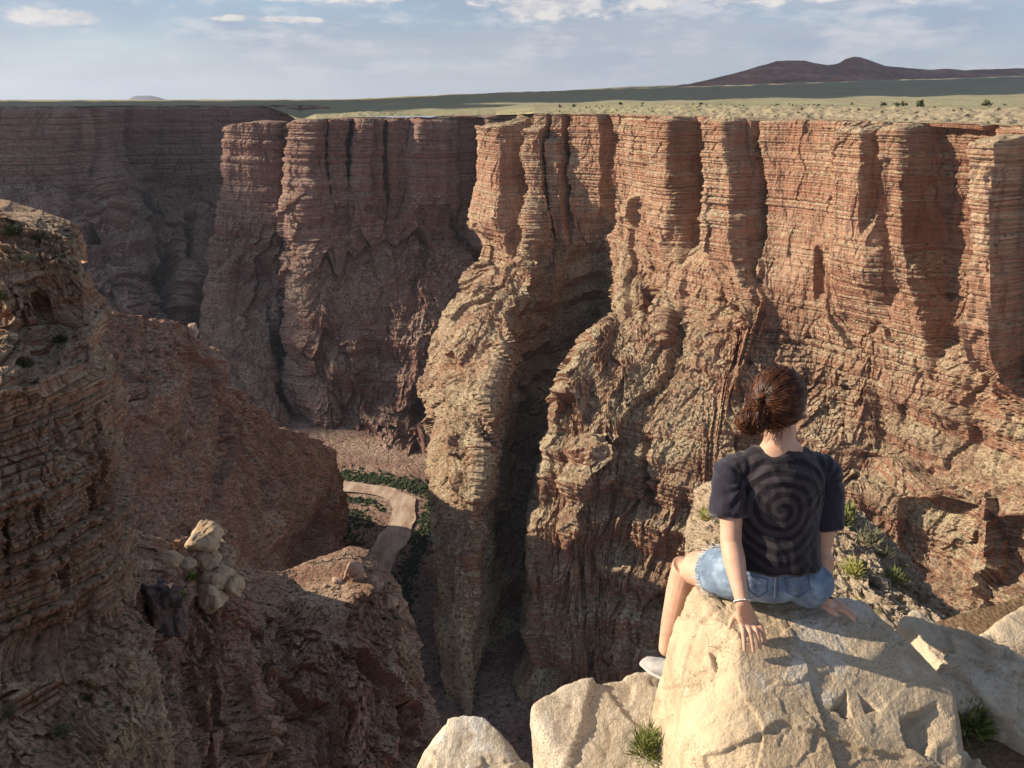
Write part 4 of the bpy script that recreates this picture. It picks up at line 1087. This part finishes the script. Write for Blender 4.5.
def folds(co, nn):
    x, y, z = co.T
    x0 = x - cx; r = np.hypot(x0, z - cz)
    f1 = ridged(x * 1.0 + z * .5, y, z * .35 - x * .3, 9, 3, 4) * .010
    ang = np.arctan2(z - (L_(LS)[2] - .02), x - L_(LS)[0] - .03); ang2 = np.arctan2(z - (L_(RS)[2] - .02), x - L_(RS)[0] + .03)
    dl = np.hypot(x - L_(LS)[0] - .03, z - L_(LS)[2]); dr = np.hypot(x - L_(RS)[0] + .03, z - L_(RS)[2])
    f2 = np.sin(ang * 13 + vn(x * 12, z * 12, y * 5) * 2) * .0028 * np.exp(-((dl - .075) / .055) ** 2)
    f3 = np.sin(ang2 * 12 + 1 + vn(x * 12, z * 12, y * 5, 3) * 2) * .0026 * np.exp(-((dr - .075) / .055) ** 2)
    hem = L_(A3(778, 556, 2.33))[2]
    f4 = np.sin(x * 75 + vn(x * 9, z * 14, y * 9, 5) * 3) * .0030 * np.exp(-((z - hem - .02) / .05) ** 2)
    return f1 + f2 + f3 + f4 + fbm(x, y, z, 7, 2, 8) * .004 + .001
shirt = fuse(T, 'shirt', M_shirt, .0048, 3, P_, folds)

# ---- denim shorts
s = NT('washed_denim'); tc = s.n('TexCoord').outputs['Object']
n1 = s.noise(tc, 16, 4, .6); n2 = s.noise(s.mapv(tc, (260, 260, 600)), 1, 2, .6)
c = s.ramp(n1, [(.33, (.075, .12, .19)), (.5, (.135, .20, .29)), (.66, (.27, .36, .46))]); c = s.mix(s.ramp(n2, [(.4, .25), (.6, 0.)]), c, (.55, .62, .70, 1))
s.bsdf(c, .85, s.bump(s.math('ADD', n2, s.math('MULTIPLY', s.noise(tc, 40, 4), 2)), .002, .6), .15); M_den = s.m
s = NT('denim_thread'); s.bsdf((.50, .55, .60, 1), .9); M_thr = s.m
s = NT('dark_denim_seam'); s.bsdf((.10, .15, .25, 1), .9); M_seam = s.m
Dn = Soup()
Dn.tube([L_(A3(772, 584, 2.32)), L_(A3(772, 576, 2.325)), L_(A3(773, 564, 2.33)), L_(A3(776, 546, 2.345))], [(.146, .092), (.158, .102), (.142, .094), (.112, .082)], side, 32, (.55, .3))
for Hh, Kk in ((LH, LK), (RH, RK)):
    a, b_ = L_(Hh), L_(Kk); d = (b_ - a)
    Dn.tube([a - d * .12, a + d * .1, a + d * .26, a + d * .36], [.084, .087, .086, .090])
def dfold(co, nn):
    x, y, z = co.T
    return ridged(x, y * .6, z * 1.6, 11, 3, 12) * .0045 + fbm(x, y, z, 8, 2, 2) * .003
shorts = fuse(Dn, 'shorts', M_den, .0045, 3, P_, dfold)
dgm = bpy.context.evaluated_depsgraph_get()
from mathutils.bvhtree import BVHTree
def bvh_of(o):
    me = o.data; return BVHTree.FromPolygons([v.co[:] for v in me.vertices], [p.vertices[:] for p in me.polygons])
bv = bvh_of(shorts)
def on_surf(bv, px, py, off=.001):   # the point of a local mesh that the sight line of a photo pixel meets
    o_ = Vector(-PO); d = Vector(at(px, py, 1.0)).normalized(); hit = bv.ray_cast(o_, d)
    return None if hit[0] is None else np.array(hit[0]) + np.array(hit[1]) * off * (1 if hit[1].dot(d) < 0 else -1)
def seam(pxs, r, mat, name, parent, bv, n=14, off=.001):
    pts = []
    for (x0, y0), (x1, y1) in zip(pxs[:-1], pxs[1:]):
        for t in np.linspace(0, 1, n):
            q = on_surf(bv, x0 + (x1 - x0) * t, y0 + (y1 - y0) * t, off)
            if q is not None and (not pts or np.linalg.norm(q - pts[-1]) > 1e-4): pts.append(q)
    if len(pts) < 3: return None
    V, F = tube_verts(pts, [r] * len(pts), None, 6, 1)
    return link(name, tri_mesh(name, V, F), mat, parent)
seam([(775, 562), (775, 580), (774, 598)], .0018, M_thr, 'seam', shorts, bv); seam([(778, 562), (778, 580), (777, 598)], .0014, M_seam, 'seam', shorts, bv)
seam([(742, 569), (765, 573), (790, 572), (808, 567)], .0018, M_thr, 'waistband_stitching', shorts, bv)
for pk in ([(785, 578), (808, 574), (810, 589), (798, 597), (787, 592), (785, 578)], [(746, 575), (768, 579), (767, 591), (759, 597), (748, 590), (746, 575)]):
    seam(pk, .0016, M_seam, 'back_pocket', shorts, bv, 8)
# frayed hem of the left leg
r_ = np.random.RandomState(5); V = []; F = []
a, b_ = L_(LH), L_(LK); d = (b_ - a); dn = d / np.linalg.norm(d); e1 = np.cross(dn, [0, 0, 1]); e1 /= np.linalg.norm(e1); e2 = np.cross(dn, e1)
for k in range(260):
    th = r_.rand() * 6.283; q = a + d * .39 + (e1 * math.cos(th) + e2 * math.sin(th)) * .095; t_ = dn * (.012 + .02 * r_.rand()) + r_.normal(size=3) * .006
    w_ = np.cross(t_, r_.normal(size=3)); w_ = w_ / np.linalg.norm(w_) * .0006; i = len(V); V += [q - w_, q + w_, q + t_ + w_, q + t_ - w_]; F.append((i, i + 1, i + 2, i + 3))
link('frayed_hem', tri_mesh('frayed_hem', V, F, False), M_thr, shorts)

# ---- hair: strands combed back from the hairline to a low messy bun
s = NT('auburn_hair'); tc = s.n('TexCoord').outputs['Object']
c = s.ramp(s.noise(tc, 45, 3, .6), [(.32, (.035, .012, .006)), (.54, (.11, .037, .015)), (.72, (.32, .13, .05))])
b = s.bsdf(c, .42, None, .5); b.inputs['Anisotropic'].default_value = .5; M_hair = s.m
s = NT('dark_hair_base'); s.bsdf((.07, .024, .011, 1), .7, s.bump(s.noise(tc := s.n('TexCoord').outputs['Object'], 120, 3), .003), .2); M_hb = s.m
EC = h + HR @ [0, -.014, .014]; ER = np.array([.084, .102, .106])
def epoint(d, k=1.): return EC + HR @ (d / np.linalg.norm(d) * ER * k)
tie_px = L_(A3(759, 402, 2.36)); tl = HR.T @ (tie_px - EC); tl = tl / ER; tl /= np.linalg.norm(tl); TIE = epoint(tl, 1.05)
bunc = L_(A3(752, 421, 2.345))
Hb = Soup(); Hb.ball(EC, ER * .985, HR)
V, F = ico(4)
keepm = (V[:, 1] < .42 + .25 * V[:, 2]) & (V[:, 2] > -.62)    # no cap over the face or below the hairline
Fk = F[keepm[F].all(1)]
cap = EC + (V * ER * .99) @ HR.T
ho = link('hair', fast_tri('hair', cap, Fk), M_hb, P_)
rs = np.random.RandomState(11); V = []; F = []
def strand(pts, r0, r1):
    pts = np.array(pts); k = len(V); n = len(pts)
    for i, p in enumerate(pts):
        t = pts[min(i + 1, n - 1)] - pts[max(i - 1, 0)]; a = np.cross(t, [.3, .2, 1.]); a /= np.linalg.norm(a) + 1e-9; b_ = np.cross(t, a); b_ /= np.linalg.norm(b_) + 1e-9
        r = r0 + (r1 - r0) * i / (n - 1)
        for q in range(3): V.append(p + (a * math.cos(q * 2.094) + b_ * math.sin(q * 2.094)) * r)
    for i in range(n - 1):
        for q in range(3): F.append((k + i * 3 + q, k + i * 3 + (q + 1) % 3, k + (i + 1) * 3 + (q + 1) % 3, k + (i + 1) * 3 + q))
for k in range(2600):
    # start near the hairline or anywhere on the scalp
    th = rs.rand() * 6.283
    if rs.rand() < .6:
        el = .25 + .15 * rs.normal(); d = np.array([math.cos(th), math.sin(th) * .9, 0]); 
        d = np.array([math.sin(th) * .95, .48 + .12 * rs.normal() - .35 * abs(math.sin(th)), math.cos(th)]) 
        if d[2] < -.5: d = np.array([d[0], -.55 + .5 * rs.rand(), -.62 + .1 * rs.rand()])
    else: d = rs.normal(size=3); d[1] = min(d[1], .4); d[2] = max(d[2], -.55)
    d /= np.linalg.norm(d); pts = []; lift = .004 * rs.rand() + .012 * (rs.rand() < .05); sway = rs.normal(size=3) * .05
    for t in np.linspace(0, 1, 12):
        q = d * (1 - t) + tl * t + sway * math.sin(t * math.pi); q /= np.linalg.norm(q)
        pts.append(epoint(q, 1.01 + (lift / .1) * math.sin(t * math.pi) ** .7) + rs.normal(size=3) * .0004)
    pts[-1] = TIE + rs.normal(size=3) * .006; strand(pts, .0013, .0010)
for k in range(1100):   # the bun: loops
    ax = rs.normal(size=3); ax /= np.linalg.norm(ax); e1 = np.cross(ax, rs.normal(size=3)); e1 /= np.linalg.norm(e1); e2 = np.cross(ax, e1)
    Rl = .020 + .020 * rs.rand() ** .5; c0 = bunc + rs.normal(size=3) * [.008, .005, .005]; a0 = rs.rand() * 6.28; sp = 2.2 + 2.2 * rs.rand(); pts = []
    for t in np.linspace(0, 1, 11):
        a_ = a0 + sp * t; v_ = (e1 * math.cos(a_) + e2 * math.sin(a_)) * Rl; pts.append(c0 + v_ * [1.15, .85, 1.0])
    strand(pts, .0013, .0009)
for k in range(260):    # tie to bun
    e = bunc + rs.normal(size=3) * .020; m_ = (TIE + e) / 2 + rs.normal(size=3) * .010; strand([TIE + rs.normal(size=3) * .006, m_, e], .0013, .0011)
for k in range(150):    # loose ends at the nape and flyaways
    if rs.rand() < .55:
        s0 = epoint(np.array([rs.normal() * .5, -.75, -.55 + .1 * rs.normal()]), 1.0); e = s0 + np.array([rs.normal() * .014, -.006, -.035 - .03 * rs.rand()]); pts = [s0, (s0 + e) / 2 + rs.normal(size=3) * .006, e]
    else:
        d = rs.normal(size=3); d[2] = abs(d[2]); d[1] = min(d[1], .3); s0 = epoint(d, 1.0); o_ = (s0 - EC) / np.linalg.norm(s0 - EC); t_ = np.cross(o_, rs.normal(size=3)); pts = [s0, s0 + o_ * .008 + t_ * .016, s0 + o_ * .010 + t_ * .034]
    strand(pts, .0006, .0003)
link('hair_strands', fast_tri('hair_strands', np.array(V), np.array(F)), M_hair, ho)
Bn = Soup(); Bn.ball(bunc, (.037, .028, .030)); Bn.ball((TIE + bunc) / 2, (.018, .018, .018)); fuse(Bn, 'bun', M_hb, .004, 3, ho)

# ---- bracelets
def ring(name, c_, axis, R1, R2, r, mat, parent, beads=0):
    axis = np.array(axis, float); axis /= np.linalg.norm(axis); e1 = np.cross(axis, [0, 0, 1.]); e1 /= np.linalg.norm(e1); e2 = np.cross(axis, e1)
    pts = [c_ + e1 * math.cos(t) * R1 + e2 * math.sin(t) * R2 for t in np.linspace(0, 6.283, 33)]
    if beads:
        S_ = Soup()
        for t in np.linspace(0, 6.283, beads, endpoint=False): 
            V_, F_ = ico(2); S_.add(V_ * r + c_ + e1 * math.cos(t) * R1 + e2 * math.sin(t) * R2, [tuple(f_) for f_ in F_])
        return link(name, tri_mesh(name, S_.V, S_.F), mat, parent)
    V_, F_ = tube_verts(pts, [r] * 33, None, 8, 1); return link(name, tri_mesh(name, V_, F_), mat, parent)
s = NT('silver'); s.bsdf((.75, .74, .72, 1), .3, None, .5, Metallic=1.0); M_sil = s.m
s = NT('dark_cord'); s.bsdf((.06, .03, .025, 1), .8); M_cord = s.m
dl = L_(LW) - L_(LE); dl /= np.linalg.norm(dl); ring('bracelet', L_(LW) + dl * .000, dl, .026, .0245, .0034, M_sil, P_, 26)
dr = L_(RW) - L_(RE); dr /= np.linalg.norm(dr); ring('bracelet', L_(RW) + dr * .004, dr, .0265, .025, .0032, M_cord, P_)

# ---- sneakers
s = NT('white_canvas'); tc = s.n('TexCoord').outputs['Object']; s.bsdf(s.ramp(s.noise(tc, 30, 3), [(.35, (.28, .27, .26)), (.6, (.42, .40, .38))]), .8, s.bump(s.noise(tc, 200, 2), .001), .2); M_can = s.m
s = NT('rubber_sole'); s.bsdf((.48, .46, .43, 1), .6, None, .3); M_sole = s.m
s = NT('grey_suede'); s.bsdf((.13, .14, .16, 1), .85, None, .2); M_gry = s.m
def sneaker(anchor, yaw):
    cY, sY = math.cos(yaw), math.sin(yaw); f = np.array([cY, sY, 0.]); sd = np.array([-sY, cY, 0.])
    a = L_(anchor); G = lambda u, v, w_: a + f * u + sd * v + np.array([0, 0, w_])
    U = Soup(); U.tube([G(-.055, 0, .045), G(-.02, 0, .048), G(.05, 0, .040), (G(.11, 0, .030)), G(.160, .0, .022)], [(.033, .045), (.036, .048), (.040, .038), (.043, .027), (.030, .018)], sd)
    U.tube([G(-.035, 0, .05), G(-.030, 0, .098)], [(.036, .030), (.036, .030)], sd)
    up_ = fuse(U, 'sneaker', M_can, .004, 3, P_)
    S_ = Soup(); S_.tube([G(-.075, 0, .008), G(-.03, 0, .008), G(.05, 0, .008), G(.12, 0, .008), G(.178, 0, .012)], [(.030, .012), (.038, .012), (.041, .012), (.046, .012), (.030, .010)], sd); fuse(S_, 'sole', M_sole, .004, 2, up_)
    for w_ in (0,):
        K = Soup(); K.tube([G(-.078, 0, .03), G(-.080, 0, .085)], [(.026, .010), (.022, .008)], sd); K.tube([G(.015, .036, .018), G(-.02, .040, .050), G(-.045, .034, .075)], [.008, .010, .008]); K.tube([G(.015, -.036, .018), G(-.02, -.040, .050), G(-.045, -.034, .075)], [.008, .010, .008])
        fuse(K, 'side_panel', M_gry, .004, 2, up_)
    Lc = Soup()
    for q in range(5): Lc.tube([G(.025 + q * .019, -.024, .071 - q * .0065), G(.03 + q * .019, 0, .082 - q * .0075), G(.025 + q * .019, .024, .071 - q * .0065)], [.0028] * 3, None, 6)
    fuse(Lc, 'laces', M_can, .002, 0, up_)
    return up_
sneaker(A3(681, 684, 2.50), R(138))
sneaker(RA + [0.0, 0.02, -.11], R(88))
# ------------------------------------------------------------------ scattered plants, stones and bushes
from mathutils.bvhtree import BVHTree as _B
def cast(names, px, py):
    """where the sight line of a photo pixel first meets one of the named surfaces"""
    d = Vector(at(px, py, 1.0)).normalized(); best = None
    for nme in names:
        o = bpy.data.objects.get(nme)
        if o is None: continue
        ok, loc, nor, _ = o.ray_cast(-Vector(o.location), d)
        if ok and (best is None or loc.length < best[0].length): best = (loc.copy(), nor)
    return best[0] if best else None
def plant(px, py, wpx, hpx, n, mat, label, seed, names, group, **kw):
    q = cast(names, px, py)
    if q is None: print('miss', px, py); return
    dpt = q.y * CP - q.z * SP; k = dpt / FPX
    return shrub(tuple(q), wpx * k, hpx * k, n, mat, label, group, seed, **kw)
FG = ['boulder', 'boulder.001', 'boulder.002', 'ground', 'rim_ledge', 'rock', 'rock.001']
plant(648, 757, 40, 36, 620, M_gr, 'bright green shrub growing beside the seat boulder at the bottom edge', 3, ['boulder.001', 'ground'], None, blade=.42, thin=.022)
plant(668, 765, 18, 14, 160, M_ol, 'low grey-green tuft right of the bright green shrub', 4, ['boulder.001', 'ground'], None, thin=.04)
plant(966, 730, 44, 34, 420, M_gr, 'dark green shrub in the brown soil between the boulders', 5, ['ground'], None, thin=.04)
LG = 'small shrubs on the rim ledge'
for a in ((851, 575, 26, 18, 260, M_yg, 'bright yellow-green shrub on the rim ledge beside the right hand'), (893, 583, 30, 16, 240, M_gr, 'dark green shrub low on the rim ledge near its outer edge'),
          (868, 546, 26, 22, 220, M_ol, 'olive bush at the crest of the rim ledge'), (884, 558, 22, 16, 160, M_ol, 'grey olive bush below the crest of the rim ledge'),
          (858, 609, 16, 13, 160, M_yg, 'small yellow-green tuft behind the slanting block'), (846, 524, 20, 22, 200, M_gr, 'green bush right of the shirt sleeve'),
          (704, 520, 12, 16, 120, M_yg, 'thin green tuft on the ledge left of the sleeve'), (902, 568, 14, 12, 90, M_ol, 'tiny grey bush on the ledge rim'), (820, 590, 16, 12, 120, M_ol, 'olive tuft on the ledge behind the right forearm')):
    plant(*a, a[0], ['rim_ledge'], LG, thin=.032)
NG = 'shrubs on the near cliff'
for a in ((12, 236, 22, 12, 'dark bush on the top of the near cliff'), (40, 240, 20, 9, 'bush on the top terrace near the cliff brow'), (24, 368, 24, 12, 'dark green bush on the overhang of the near cliff'),
          (14, 345, 16, 9, 'olive bush among the terrace blocks'), (60, 342, 14, 8, 'small bush on the right part of the block terrace'), (30, 262, 22, 9, 'flat grey bush below the cliff top'),
          (4, 300, 14, 8, 'bush at the left edge under the first step'), (62, 735, 20, 14, 'green bush at the foot of the near cliff'), (88, 700, 10, 7, 'small bush in the ledges at lower left'), (10, 715, 18, 12, 'olive bush low at the left edge')):
    plant(a[0], a[1], a[2], a[3], 420, M_dk if a[0] % 4 == 0 else M_ol, a[4], a[0], ['near_cliff', 'rocky_ridge'], NG, thin=.055, blade=.38)
for i, a in enumerate(((192, 580, 10, 9, 'green tuft among the pale knobs'), (182, 598, 8, 10, 'green tuft under the cream boulders'))):
    plant(a[0], a[1], a[2], a[3], 80, M_gr, a[4], a[0], ['rocky_ridge'], NG, thin=.12)
# dark shrubs on the lit plain behind the right rim
for i, (px, Y, w_) in enumerate(((902,640,7),(919,600,9),(894,700,6),(882,720,6),(985,640,9),(850,760,5),(560,900,4),(574,930,4),(700,820,4),(642,1000,4),(620,850,4),(596,880,3),(372,1000,3),(395,1000,3),(1003,700,5),(760,900,4))):
    x = (px - 512) / 818 * Y; z = plateau_z(x, Y); k = Y / FPX
    shrub((x, Y, z), w_ * k, w_ * .62 * k, 40, M_dk, 'dark shrub on the grassy plateau beyond the canyon rim', 'shrubs scattered on the plateau', i + 90, thin=.22, blade=.6)
src = bpy.data.objects['shrub.020'] if 'shrub.020' in bpy.data.objects else None
rq = np.random.RandomState(9); base_me = [o for o in bpy.data.objects if o.name.startswith('foliage') and o.parent and o.parent.get('group') == 'shrubs scattered on the plateau'][0].data
for k in range(110):
    az_ = R(rq.uniform(3, 33)); Rr_ = np.interp(np.degrees(az_), [a[0] for a in rim_az], [a[1] for a in rim_az]) + rq.uniform(15, 260) ** 1.0
    x, y = math.sin(az_) * Rr_, math.cos(az_) * Rr_; o = bpy.data.objects.new('small_shrub', base_me); col.objects.link(o); o.location = (x, y, plateau_z(x, y)); o.scale = (.16 + .22 * rq.rand(),) * 3; o.rotation_euler.z = rq.rand() * 6
    tag(o, 'tiny dark scrub bush among the pale rubble behind the rim', 'shrub', 'tiny scrub bushes along the canyon rim')
# green thicket along the river
def thicket():
    r = np.random.RandomState(2); V = []; F = []
    poly = [((335, 472), (345, 478), 6), ((345, 474), (425, 487), 9), ((425, 487), (438, 503), 9), ((434, 500), (428, 530), 10), ((428, 530), (412, 560), 9), ((412, 560), (404, 590), 8), ((404, 590), (398, 640), 8),
            ((336, 498), (372, 502), 5), ((372, 502), (384, 512), 3), ((345, 510), (372, 530), 14), ((335, 530), (360, 548), 12), ((335, 550), (352, 590), 10)]
    v0, f0 = ico(1)
    for (a, b, wd) in poly:
        n = int(np.hypot(b[0] - a[0], b[1] - a[1]) * wd * .75)
        for k in range(n):
            t = r.rand(); px = a[0] + (b[0] - a[0]) * t + r.normal() * wd * .6; py = a[1] + (b[1] - a[1]) * t + r.normal() * wd * .4
            if wd > 10 and r.rand() < .45: continue
            q = np.array(atz(px, py, -299.6)); R0 = .45 + 1.1 * r.rand() ** 2
            for l in range(3):
                k0 = len(V); c = q + r.normal(size=3) * [R0 * .5, R0 * .5, .2]; V += list(v0 * [R0, R0, R0 * 1.1] * (.6 + .5 * r.rand(len(v0), 1)) + c); F += [tuple(i + k0 for i in f) for f in f0]
    s = NT('riverside_leaves'); s.bsdf(s.ramp(s.noise(s.n('NewGeometry').outputs['Position'], .35, 4), [(.35, (.022, .034, .016)), (.6, (.065, .085, .036))]), .9); 
    o = link('riverside_thicket', fast_tri('riverside_thicket', np.array(V), np.array(F), False), s.m); tag(o, 'dark green thicket lining the river bends', 'thicket', None, 'stuff')
thicket()
HAZE = 2.6e-5
SUN_EL, SUN_AZ = 25.0, 6.0            # elevation; degrees beyond due left
# ------------------------------------------------------------------ clouds whose shadows lie on the land
s = NT('cloud_white'); s.bsdf((.9, .9, .92, 1), 1.0, None, 0); M_cl = s.m
def cloud(cx, cy, ax, ay, h, rot, seed, thick=260):
    # cx, cy: centre of its shadow on the plateau
    k = h / math.tan(R(25)); cx -= k * math.cos(R(SUN_AZ)); cy += k * math.sin(R(SUN_AZ))
    u = np.linspace(0, 2 * math.pi, 160); v = np.linspace(0, 1, 34); U, V = np.meshgrid(u, v, indexing='ij')
    rr_ = (1 + .22 * fbm(np.cos(U) * 2, np.sin(U) * 2, 0 * U, 1.3, 3, seed)) * np.sin(V * math.pi) ** .45
    X = np.cos(U) * rr_ * ax; Y = np.sin(U) * rr_ * ay; Z = np.where(V < .5, 1, 0) * np.clip(1 - rr_ ** 2, 0, 1) ** .5 * thick
    pf = fbm(X, Y, Z, .004, 4, seed + 3) * 120 * (V < .5)
    X2 = X * math.cos(rot) - Y * math.sin(rot); Y2 = X * math.sin(rot) + Y * math.cos(rot)
    o = link('cloud', grid_mesh('cloud', np.stack([X2 + cx, Y2 + cy, Z + h + pf], -1), None, True), M_cl); tag(o, None, None, None, 'structure')
cloud(-1190, 1500, 1040, 800, 1500, .2, 3)
cloud(1300, 4300, 4200, 1500, 1700, .42, 8)
cloud(3200, 9300, 5200, 2300, 2500, .1, 12)
if HAZE:
    bm = bmesh.new(); bmesh.ops.create_cube(bm, size=1)
    for v in bm.verts: v.co = Vector((v.co.x * 76000, v.co.y * 76000, -420 + (v.co.z + .5) * 1250))
    me = bpy.data.meshes.new('haze'); bm.to_mesh(me); bm.free()
    hz = NT('haze_air'); pv = hz.n('VolumePrincipled'); pv.inputs['Color'].default_value = (.72, .84, 1, 1); pv.inputs['Density'].default_value = HAZE; pv.inputs['Anisotropy'].default_value = .2
    hz.t.links.new(pv.outputs[0], hz.out.inputs['Volume']); tag(link('haze', me, hz.m), None, None, None, 'stuff')
# ------------------------------------------------------------------ sun, sky, camera
SUN_EL, SUN_AZ = 25.0, 6.0            # elevation; degrees beyond due left
to_sun = Vector((-math.cos(R(SUN_EL)) * math.cos(R(SUN_AZ)), math.cos(R(SUN_EL)) * math.sin(R(SUN_AZ)), math.sin(R(SUN_EL))))
sl = bpy.data.lights.new('sun', 'SUN'); sl.energy = 5.0; sl.angle = R(.55); sl.color = (1.0, .86, .68)
so = bpy.data.objects.new('sun', sl); col.objects.link(so); so.rotation_euler = to_sun.to_track_quat('Z', 'Y').to_euler()

w = bpy.data.worlds.new('World'); scene.world = w; w.use_nodes = True; t = w.node_tree; t.nodes.clear()
class WT(NT):
    def __init__(s, tree): s.t = tree
s = WT(t)
sky = s.n('TexSky', sky_type='NISHITA', sun_disc=False)
sky.sun_elevation = R(SUN_EL); sky.sun_rotation = math.atan2(to_sun.x, to_sun.y)
sky.air_density = 1.0; sky.dust_density = 1.2; sky.ozone_density = 1.5; sky.altitude = 1500
d = s.n('TexCoord').outputs['Generated']
sx = s.n('SeparateXYZ', {0: d}); zz = s.math('ADD', s.math('MAXIMUM', sx.outputs[2], 0.0), .035)
cu = s.n('CombineXYZ'); s.set(cu.inputs[0], s.math('DIVIDE', sx.outputs[0], zz)); s.set(cu.inputs[1], s.math('DIVIDE', sx.outputs[1], zz))
a1 = s.noise(s.mapv(cu.outputs[0], (.22, .30, 1), (3.1, 1.4, 0)), 1, 6, .55, )
a2 = s.noise(s.mapv(d, (5, 5, 16), (1.2, 4, 2)), 1, 7, .6)
a3 = s.noise(s.mapv(d, (11, 11, 38), (2.2, 1, 5)), 1, 8, .62)
veil = s.ramp(a2, [(.30, .35), (.62, .95)])
c = s.mix(veil, sky.outputs[0], (2.9, 3.4, 4.5, 1))
c = s.mix(s.ramp(a1, [(.48, 0.), (.62, .5)]), c, (4.4, 4.5, 5.0, 1))
c = s.mix(s.ramp(a3, [(.50, 0.), (.64, .62)]), c, (6.3, 6.2, 6.4, 1))
# bank of brighter cumulus in the upper middle of the view
def blob(az_, el_, wa, we):
    X = math.sin(R(az_)); 
    u = s.math('DIVIDE', s.math('SUBTRACT', sx.outputs[0], X), wa); v = s.math('DIVIDE', s.math('SUBTRACT', sx.outputs[2], math.sin(R(el_))), we)
    return s.math('SUBTRACT', 1.0, s.math('SQRT', s.math('ADD', s.math('MULTIPLY', u, u), s.math('MULTIPLY', v, v))))
b = s.math('MAXIMUM', s.math('MAXIMUM', blob(2.5, 6.2, .11, .024), blob(10, 6.7, .13, .022)), s.math('MAXIMUM', blob(24, 6.4, .20, .016), blob(-28, 4.6, .06, .011)))
b = s.math('MAXIMUM', b, s.math('MAXIMUM', blob(-15.5, 4.9, .07, .0045), blob(-12, 6.5, .13, .010)))
puff = s.noise(s.mapv(d, (26, 26, 60), (1, 2, 3)), 1, 8, .6)
m = s.math('ADD', s.math('MULTIPLY', b, .9), s.math('MULTIPLY', s.math('SUBTRACT', puff, .5), 2.2))
c = s.mix(s.ramp(m, [(.12, 0.), (.42, .85)]), c, s.mix(s.ramp(puff, [(.42, 0.), (.6, 1.)]), (4.6, 4.6, 5.1, 1), (7.2, 6.8, 6.4, 1)))
lo_ = s.ramp(sx.outputs[2], [(.14, 0.), (.45, 1.)])
c = s.mix(lo_, c, s.mix(.28, sky.outputs[0], (2.6, 2.8, 3.3, 1)))
# pale band just above the horizon
c = s.mix(s.ramp(sx.outputs[2], [(.0, .65), (.09, .0)]), c, (5.7, 5.9, 6.6, 1))
bg = s.n('Background'); s.set(bg.inputs[0], c); bg.inputs[1].default_value = .082
wo = s.n('OutputWorld'); t.links.new(bg.outputs[0], wo.inputs[0])

cam = bpy.data.cameras.new('camera'); co = bpy.data.objects.new('camera', cam); col.objects.link(co)
cam.sensor_width = 36; cam.lens = 36 * FPX / 1024; cam.clip_start = .05; cam.clip_end = 80000
co.rotation_euler = (R(90) - PITCH, 0, 0); scene.camera = co
vs = scene.view_settings; vs.view_transform = 'Standard'; vs.look = 'None'; vs.gamma = 1; vs.exposure = .72
scene.render.resolution_x = 1024; scene.render.resolution_y = 768
scene.cycles.use_denoising = True
scene.cycles.volume_bounces = 0; scene.cycles.max_bounces = 5; scene.cycles.diffuse_bounces = 3; scene.cycles.glossy_bounces = 2; scene.cycles.transmission_bounces = 2
print('script done', round(time.time() - T0, 1))
